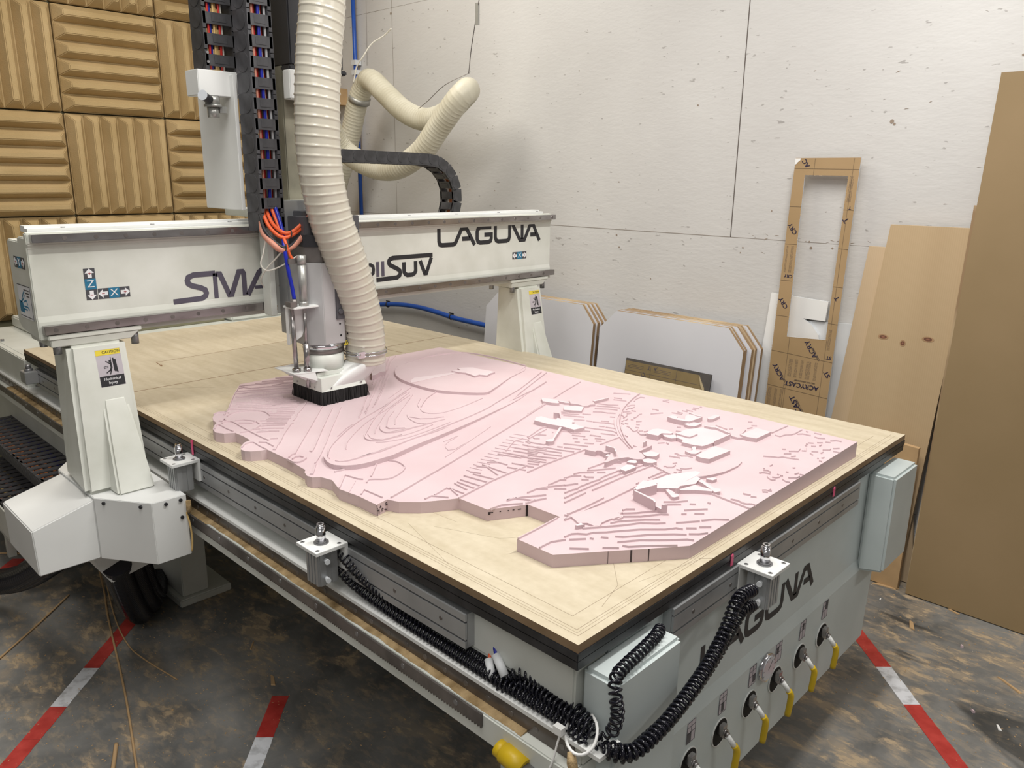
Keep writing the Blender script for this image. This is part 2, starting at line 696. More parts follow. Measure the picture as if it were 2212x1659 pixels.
def foam_tile(cx, cz, vertical, x_hi=9):
    """one tile: bevelled ridges running across or up"""
    mb = MB()
    h = TP / 2 - .004
    yb, yv, yt = 4.279, 4.245, 4.185
    n = 6
    pitch = 2 * h / n

    def P(u, v, y):
        return (cx + (u if not vertical else v), y, cz + (v if not vertical else u))
    # ridges run along u, stacked in v
    mb.hexa([P(-h, -h, yb), P(h, -h, yb), P(h, h, yb), P(-h, h, yb)], [P(-h, -h, yv), P(h, -h, yv), P(h, h, yv), P(-h, h, yv)])
    for k in range(n):
        v0 = -h + k * pitch + .002
        v1 = v0 + pitch - .004
        e = .040
        f0, f1 = v0 + (v1 - v0) * .34, v0 + (v1 - v0) * .66
        mb.hexa([P(-h, v0, yv + .001), P(h, v0, yv + .001), P(h, v1, yv + .001), P(-h, v1, yv + .001)],
                [P(-h + e, f0, yt), P(h - e, f0, yt), P(h - e, f1, yt), P(-h + e, f1, yt)])
    return mb


xs0, zs0 = .647, 1.893
rows = {2: 'third row up', 1: 'second row up', 0: 'bottom row'}
for i in range(-3, 3):
    for j in range(-2, 3):
        cx, cz = xs0 + (i + .5) * TP, zs0 + (j + .5) * TP
        if i < -2 and j > 0:
            continue
        vertical = (i + j) % 2 == 1
        run = 'upright' if vertical else 'horizontal'
        o = foam_tile(cx, cz, vertical).build('acoustic_foam_tile', M.tan, bevel=.004)
        where = {-2: 'bottom row', -1: 'second row up', 0: 'third row up', 1: 'fourth row up', 2: 'top row'}[j]
        colw = {-3: 'first', -2: 'second', -1: 'third', 0: 'fourth', 1: 'fifth', 2: 'sixth'}[i]
        tag(o, 'foam tile with %s ridges, %s, %s column from left' % (run, where, colw), 'foam tile', 'tan acoustic foam tiles on the back wall')

# ================================================================ router bed
bed = thing('cnc_router_table', 'white steel bed of the routing machine carrying the wooden worktop', 'machine bed', (.8, 1.9, 0))
# main frame
mb = MB()
mb.prism([(.022, .7995), (.022, .706), (.045, .677), (.045, .64), (1.435, .64), (1.435, .7995)], .022, 3.94, axis='y')   # upper frame
mb.box(.0, .30, 3.05, 3.95, .67, .798)
mb.build('bed_frame', M.white, bed, bevel=.004)
# front cabinet: logo fascia on top, lower panel with the valves, joined by a soft crease
mb = MB()
mb.prism([(.018, .799), (.018, .512), (.009, .479), (.015, .205), (.28, .205), (.28, .799)], .105, 1.440, axis='x')
fp = mb.build('front_cabinet', M.pale, bed, bevel=.003)
mb = MB()
for x0 in (.14, 1.33):
    mb = MB()
    mb.cyl((x0 + .02, .20, .02), (x0 + .02, .20, .2045), .018, 20)
    mb.cyl((x0 + .02, .20, .0), (x0 + .02, .20, .022), .04, 24)
    mb.build('levelling_foot', M.dsteel, bed)
mb = MB()
mb.box(.16, .26, 2.02, 2.30, .03, .60)
mb.box(.14, .34, 2.0, 2.32, .0, .03)
mb.build('leg', M.white, bed, bevel=.004)
mb = MB()
mb.box(.16, .26, 3.55, 3.80, .0, .60)
mb.build('leg', M.white, bed, bevel=.004)
mb = MB()
mb.box(1.32, 1.42, 2.02, 2.30, .0, .60)
mb.build('leg', M.white, bed, bevel=.004)
# left lower side beam
mb = MB()
mb.box(-.03, .15, -.02, 3.94, .575, .632)
mb.hexa([(-.028, .10, .574), (-.028, -.02, .574), (.06, -.02, .574), (.06, .10, .574)], [(-.028, .06, .45), (-.028, -.02, .40), (.06, -.02, .40), (.06, .06, .45)])
mb.box(-.004, .045, -.02, 3.94, .63, .668)
mb.box(.04, .10, 2.35, 3.94, .15, .575)
mb.build('side_beam', M.white, bed, bevel=.003)
mb = MB()
mb.box(1.38, 1.60, .30, 3.94, .575, .639)
mb.build('side_beam', M.white, bed, bevel=.003)
# white cover strip over the rail
mb = MB()
mb.box(-.012, .0445, -.062, 3.94, .6685, .6765)
mb.build('rail_cover', M.white2, bed)
# linear rail with plugged bolt holes
mb = MB()
mb.box(-.0085, -.004, -.005, 3.9, .6325, .6655)
mb.mi = 1
for k in range(64):
    y = .02 + k * .06
    mb.cyl((-.0092, y, .649), (-.006, y, .649), .006, 10)
mb.build('guide_rail', [M.railb, M.dsteel], bed)
# gear rack with teeth along its lower edge
mb = MB()
mb.box(-.0345, -.030, .19, 3.9, .607, .6325)
k = 0
y = .19
while y < 3.0:
    mb.hexa([(-.034, y, .608), (-.030, y, .608), (-.030, y + .0058, .608), (-.034, y + .0058, .608)], [(-.034, y + .0018, .6022), (-.030, y + .0018, .6022), (-.030, y + .0042, .6022), (-.034, y + .0042, .6022)])
    y += .0078
mb.mi = 1
for k in range(24):
    y = .26 + k * .16
    mb.cyl((-.0352, y, .621), (-.034, y, .621), .006, 12)
mb.build('gear_rack', [M.dsteel, M.bolt], bed)
# sawdust lying on the beam between rail and rack
mb = MB()
random.seed(8)
y = .1
while y < 3.3:
    d = .008
    wv_ = .0010 * math.sin(y * 9) + .0007 * math.sin(y * 31 + 1) + .0004 * math.sin(y * 83)
    nx = -.0235 - .35 * wv_ * 4 + random.uniform(-.0008, .0008)
    nx = max(-.0288, nx) if y < 1.3 else -.0288
    lx = globals().get('lastx', nx)
    mb.hexa([(-.006, y, .6325), (lx, y, .6325), (nx, y + d, .6325), (-.006, y + d, .6325)], [(-.006, y, .6375), (lx + .003, y, .6338), (nx + .003, y + d, .6338), (-.006, y + d, .6375)])
    lastx = nx
    y += d
mb.build('sawdust_drift', M.dust, bed, kind='stuff')
# black table plates under the spoilboard
mb = MB()
mb.box(.0, 1.53, .0, 3.032, .8005, .818)
mb.box(-.0015, 1.5315, -.0015, 3.032, .819, .8335)
mb.build('vacuum_table', M.black, bed, bevel=.001)


# slotted aluminium profile: length along the given axis
def profile(lo, hi, fixed, z0, z1, axis):
    mb = MB()
    t = .018
    a = fixed
    b = fixed + t

    def bx(u0, u1, d0, d1, za, zb):
        if axis == 'y':
            mb.box(d0, d1, u0, u1, za, zb)
        else:
            mb.box(u0, u1, d0, d1, za, zb)
    h = z1 - z0
    bx(lo, hi, a + .005, b + .012, z0, z1)
    for f0, f1 in ((0, .20), (.26, .74), (.80, 1.0)):
        bx(lo, hi, a, a + .0055, z0 + h * f0, z0 + h * f1)
    mb.mi = 1
    for f in (.23, .77):
        bx(lo + .0005, hi - .0005, a + .0045, a + .006, z0 + h * (f - .025), z0 + h * (f + .025))
    mb.mi = 2
    n = int((hi - lo) / .145)
    for k in range(n):
        u = lo + .07 + k * .145
        zc = z0 + h * .5
        if axis == 'y':
            mb.cyl((a - .0008, u, zc), (a + .001, u, zc), .0045, 14)
        else:
            mb.cyl((u, a - .0008, zc), (u, a + .001, zc), .0045, 14)
    return mb.build('slotted_profile', [M.alu, M.alug, M.dsteel], bed)


profile(.268, 2.9, -.002, .716, .788, 'y')
profile(.278, 1.186, -.0065, .733, .7985, 'x')


# pop-up locating pins: cylinder body, bracket plate, rod
def pin(x, y, rz, nports=True):
    R = Matrix.Translation((x, y, 0)) @ Matrix.Rotation(rz, 4, 'Z')

    def W(a, b, c):
        return R @ Vector((a, b, c))
    mb = MB()
    mb.box(-.040, .040, -.038, .042, .793, .801, R)
    mb.box(-.040, .040, .034, .042, .735, .794, R)
    mb.mi = 1
    for a, b in ((-.030, -.028), (.030, -.028), (-.030, .026), (.030, .026)):
        mb.cyl(W(a, b, .8005), W(a, b, .8016), .0052, 12)
        mb.mi = 2
        mb.cyl(W(a, b, .8006), W(a, b, .8020), .0026, 8)
        mb.mi = 1
    p = mb.build('locating_pin', [M.white2, M.bolt, M.dark], bed, bevel=.0008)
    mb = MB()
    mb.box(-.024, .024, -.024, .024, .712, .793, R)
    for a in (-.018, -.006, .006, .018):
        mb.box(a - .0035, a + .0035, -.0265, -.023, .712, .793, R)
    for a in (-.014, .014):
        mb.box(-.0265, -.023, a - .007, a + .007, .712, .793, R)
        mb.box(.023, .0265, a - .007, a + .007, .712, .793, R)
    mb.build('air_cylinder', M.alu, p)
    mb = MB()
    mb.cyl(W(0, 0, .801), W(0, 0, .8035), .0165, 28)
    mb.cyl(W(0, 0, .8035), W(0, 0, .806), .0135, 28)
    mb.build('collar', M.bolt, p)
    mb = MB()
    mb.cyl(W(0, 0, .803), W(0, 0, .8375), .0102, 28)
    mb.cyl(W(0, 0, .8375), W(0, 0, .840), .0092, 28)
    mb.cyl(W(0, 0, .840), W(0, 0, .846), .0078, 24)
    mb.mi = 1
    mb.cyl(W(0, 0, .8458), W(0, 0, .8464), .004, 12)
    mb.build('pin_rod', [M.chrome, M.dark], p)
    if nports:
        for zc in (.772, .728):
            mb = MB()
            s_ = nports
            mb.cyl(W(s_ * .026, -.008, zc), W(s_ * .036, -.010, zc), .005, 14)
            mb.cyl(W(s_ * .036, -.010, zc), W(s_ * .040, -.011, zc), .006, 14)
            mb.build('air_fitting', M.foamcore2, p)


pin(-.042, .690, -math.pi / 2, 1)
pin(-.042, 1.413, -math.pi / 2, 0)
pin(.565, -.042, 0, -1)


# boxed corner covers
def corner_cover(x0, x1):
    mb = MB()
    mb.prism([(-.055, .785), (-.055, .495), (.017, .478), (.017, .785)], x0, x1, axis='x')
    mb.build('corner_cover', M.pale, bed, bevel=.007)


corner_cover(1.315, 1.50)
corner_cover(.035, .232)

# valve openings, handles, stickers and gauge on the cabinet front
vx = (1.087, .947, .810, .676, .538, .406)
for k, x in enumerate(vx):
    F = frame((x, .0108, .371), (1, 0, 0), (0, 0, 1))
    mb = MB()
    ring = [(.032 * math.cos(a), .033 * math.sin(a)) for a in [i * math.pi / 16 for i in range(32)]]
    mb.mi = 0
    mb.hexa([F @ Vector((a, b, .0005)) for a, b in ring], [F @ Vector((a, b, .0016)) for a, b in ring])
    mb.mi = 1
    ring2 = [(a * 1.06, b * 1.06) for a, b in ring]
    n = len(ring)
    for i in range(n):
        j = (i + 1) % n
        mb.hexa([F @ Vector((*q, 0)) for q in (ring[i], ring[j], ring2[j], ring2[i])], [F @ Vector((*q, .0028)) for q in (ring[i], ring[j], ring2[j], ring2[i])])
    vo = mb.build('valve_opening', [M.dark, M.white2], bed)
    mb = MB()
    mb.cyl((x - .004, 0.0120, 0.3780), (x - .004, -0.0090, 0.3780), .011, 18)
    mb.cyl((x - .004, -0.0090, 0.3780), (x - .004, -0.0150, 0.3780), .007, 6)
    mb.box(x - .016, x + .002, -.007, .003, .379, .401)
    mb.build('ball_valve', M.steel, vo)
    mb = MB()
    lev = [(x - .006, -0.0130, 0.3770), (x + .002, -0.0210, 0.3610), (x + .008, -0.0270, 0.3470)]
    mb.sweep(lev, .0062, 8)
    mb.build('lever', M.white2, vo)
    mb = MB()
    g = spline([(x + .006, -0.0260, 0.3520), (x + .012, -0.0300, 0.3390), (x + .013, -0.0300, 0.3180), (x + .013, -0.0270, 0.2790)], 5)
    mb.sweep(g, .0078, 12)
    mb.build('grip', M.yellow, vo)
    # printed zone plate above the opening
    mb = MB()
    F = frame((x + .001, 0.0090, 0.4490), (1, 0, 0), (0, 0, 1))
    add_poly2(mb, [(-.016, -.026), (.016, -.026), (.016, .026), (-.016, .026)], F, 0, .0006)
    mb.mi = 1
    for (a, b, c, d) in ((-.0155, -.026, .0155, -.025), (-.0155, .025, .0155, .026), (-.016, -.026, -.015, .026), (.015, -.026, .016, .026), (-.016, -.001, .016, .0), (-.001, -.026, 0, .026), (-.016, .013, .016, .014)):
        add_poly2(mb, [(a, b), (c, b), (c, d), (a, d)], F, .0004, .001)
    bb = [(.001, -.001, .015, .024), (-.004, .0, .006, .018), (-.012, -.003, .0, .016), (.002, -.02, .014, .0), (-.006, -.022, .006, .0), (-.015, -.024, .0, .0)][k]
    add_poly2(mb, [(bb[0], bb[1]), (bb[2], bb[1]), (bb[2], bb[3]), (bb[0], bb[3])], F, .0004, .001)
    mb.build('zone_plate', [M.inkl, M.inkg], bed)
mb = MB()
mb.cyl((.7405, .016, .442), (.7405, -.001, .442), .036, 36)
g = mb.build('pressure_gauge', M.chrome, bed)
mb = MB()
mb.cyl((.7405, -.0005, .442), (.7405, -.0025, .442), .031, 36)
mb.mi = 1
F = frame((.7405, -.0026, .442), (1, 0, 0), (0, 0, 1))
add_stroke(mb, [(-.003, -.004), (.016, .018)], .0014, F)
for a in range(-4, 5):
    t = math.pi / 2 + a * .5
    add_stroke(mb, [(.026 * math.cos(t), .026 * math.sin(t)), (.031 * math.cos(t), .031 * math.sin(t))], .001, F)
mb.build('dial', [M.glass, M.ink], g)

# pink tape flags on the black edge
for x, hh in ((1.013, .024), (.497, .026)):
    mb = MB()
    mb.prism([(x - .004, .806), (x + .005, .808), (x + .005, .830), (x + .001, .834), (x - .004, .829)], -.0035, -.0018, axis='y')
    mb.build('tape_marker', M.pink, bed)
mb = MB()
mb.prism([(1.408, .806), (1.416, .804), (1.418, .846), (1.408, .850)], -.004, -.0018, axis='x')
mb.build('tape_marker', M.pink, bed)

# blue and orange air stubs with push fittings on the left side
mb = MB()
mb.sweep(spline([(.046, .229, .742), (.028, .22, .735), (.018, .205, .722)], 5), .0035, 8)
st = mb.build('air_stub', M.blue, bed)
mb = MB()
mb.cyl((.019, .207, .724), (.008, .172, .700), .0085, 18)
mb.build('push_fitting', M.foamcore2, st)
mb = MB()
mb.sweep(spline([(.046, .236, .722), (.03, .232, .716), (.016, .222, .706)], 5), .0035, 8)
st = mb.build('air_stub', M.orange, bed)
mb = MB()
mb.cyl((.017, .224, .707), (.002, .20, .688), .0080, 18)
mb.build('push_fitting', M.foamcore2, st)

# yellow capped buffer at the rail end
mb = MB()
mb.cyl((-.040, .125, .594), (-.040, .075, .588), .019, 24)
mb.cyl((-.040, .140, .596), (-.040, .125, .594), .016, 24)
bf = mb.build('yellow_buffer', M.yellow, bed)
mb = MB()
mb.cyl((-.040, .075, .588), (-.040, .040, .583), .014, 6)
mb.build('hex_nut', M.bolt, bf)
mb = MB()
mb.sweep([(-.024, -.012, .668), (-.030, -.02, .655), (-.032, -.026, .640), (-.030, -.03, .622)], [.006, .009, .008, .006], 10)
mb.build('sawdust_clump', M.dust, bed)

# levelling block and bolt at the far left corner, frame bolts
mb = MB()
mb.box(-.05, -.002, 2.86, 2.93, .735, .785)
lb = mb.build('clamp_block', M.alu, bed, bevel=.002)
mb = MB()
mb.cyl((-.026, 2.895, .785), (-.026, 2.895, .795), .017, 6)
mb.cyl((-.026, 2.895, .795), (-.026, 2.895, .812), .010, 16)
mb.build('bolt', M.bolt, lb)
for (x, y, z) in ((.012, 2.62, .68), (.012, 2.30, .68), (.04, 3.55, .80), (.012, 2.95, .70)):
    mb = MB()
    mb.cyl((x, y, z), (x, y, z + .008), .008, 12)
    mb.build('bolt', M.bolt, bed)
mb = MB()
mb.prism([(3.20, .80), (3.94, .80), (3.94, .855), (3.45, .855), (3.36, .835)], .18, .30, axis='x')
mb.build('rear_rib', M.white, bed, bevel=.006)
# dark rear trough cover behind the worktop
mb = MB()
mb.box(.33, 1.05, 3.36, 3.44, .80, 1.0)
mb.build('rear_guard', M.backwall, bed, bevel=.002)
mb = MB()
mb.box(1.06, 1.5, 3.3, 3.5, .80, .92)
mb.build('rear_guard', M.white, bed, bevel=.01)


# ---------------------------------------------------------------- maker's lettering
def laguna(mb, F, s):
    w = .225

    def S(pts):
        add_stroke(mb, [(a * s, b * s) for a, b in pts], w * s, F)
    S([(.12, 1), (.12, .30), (.18, .14), (.34, .1), (1.10, .1), (1.24, .16), (1.70, .9), (2.02, .9), (2.62, 0)])
    S([(1.72, .36), (2.28, .36)])
    S([(3.86, .9), (3.02, .9), (2.86, .82), (2.80, .68), (2.80, .30), (2.86, .16), (3.02, .1), (3.62, .1), (3.80, .16), (3.86, .30), (3.86, .50), (3.34, .50)])
    S([(4.17, 1), (4.17, .32), (4.24, .16), (4.40, .1), (5.06, .1), (5.22, .16), (5.28, .32), (5.28, 1)])
    S([(5.50, 1), (6.12, .1), (6.50, .1), (6.95, .9), (7.22, .9), (7.76, 0)])
    S([(6.30, 1), (6.30, .15)])
    S([(6.98, .36), (7.44, .36)])


mb = MB()
laguna(mb, frame((.436, .0175, .560), (1, 0, 0), (0, 0, 1)), .0722)
mb.build('maker_lettering', M.ink, bed)

# ================================================================ spoilboard
mb = MB()
mb.box(0, 1.53, 0, 2.03, .834, H)
mb.box(0, 1.53, 2.034, 3.03, .834, H)
sb = mb.build('spoilboard', M.spoil)
tag(sb, 'pale fibreboard worktop with pencil lines lying on the machine bed', 'worktop')
me = sb.data
me.materials.append(M.mdfedge)
for p in me.polygons:
    if abs(p.normal.z) < .5:
        p.material_index = 1


def sb_part(name, mb, mat):
    bm = mb.bm
    for v in bm.verts:
        v.co -= sb.location
    me = bpy.data.meshes.new(name)
    bmesh.ops.recalc_face_normals(bm, faces=bm.faces[:])
    bm.to_mesh(me)
    bm.free()
    me.materials.append(mat)
    o = bpy.data.objects.new(name, me)
    C.objects.link(o)
    o.parent = sb
    return o


FT = Matrix.Translation((0, 0, H))
mb = MB()
for pts, w in (([(.033, 1.75), (.033, .030), (1.5, .030)], .0010), ([(.020, 2.0), (.020, .017), (1.5, .017)], .0009), ([(.060, 1.6), (.060, .062), (1.45, .062)], .0010), ([(.026, 1.9), (.026, .024), (1.4, .024)], .0006),
               ([(.31, .17), (.20, .07), (.12, .045)], .0008), ([(.14, .30), (.26, .26), (.33, .36), (.30, .5)], .0007), ([(.12, .5), (.18, .36), (.30, .27), (.42, .25)], .0006), ([(.05, .62), (.16, .62), (.17, .48)], .0006),
               ([(.06, .9), (.02, .9)], .0006), ([(.09, .55), (.03, .35)], .0006), ([(.24, .05), (.40, .016)], .0006), ([(.40, .02), (.42, -.0)], .0012), ([(.3, 1.9), (.05, 2.1)], .0005), ([(.04, 1.02), (.01, 1.0)], .0006)):
    add_stroke(mb, pts, w, FT, z0=-.0002, z1=.00015)
sb_part('pencil_line', mb, flat('pencil', (.30, .24, .17), .8))
mb = MB()
add_stroke(mb, [(.293, 2.335), (.305, 2.417), (.95, 2.441), (.96, 2.30)], .0035, FT, z0=-.0002, z1=.00018)
add_stroke(mb, [(1.115, 2.03), (1.123, 1.90), (1.14, 1.80)], .003, FT, z0=-.0002, z1=.00018)
add_stroke(mb, [(.293, 2.335), (.300, 2.36)], .008, FT, z0=-.0002, z1=.0002)
add_stroke(mb, [(0, 2.032), (1.53, 2.032)], .004, FT, z0=-.0002, z1=.0002)
sb_part('routed_groove', mb, flat('burnt_groove', (.22, .12, .06), .9))

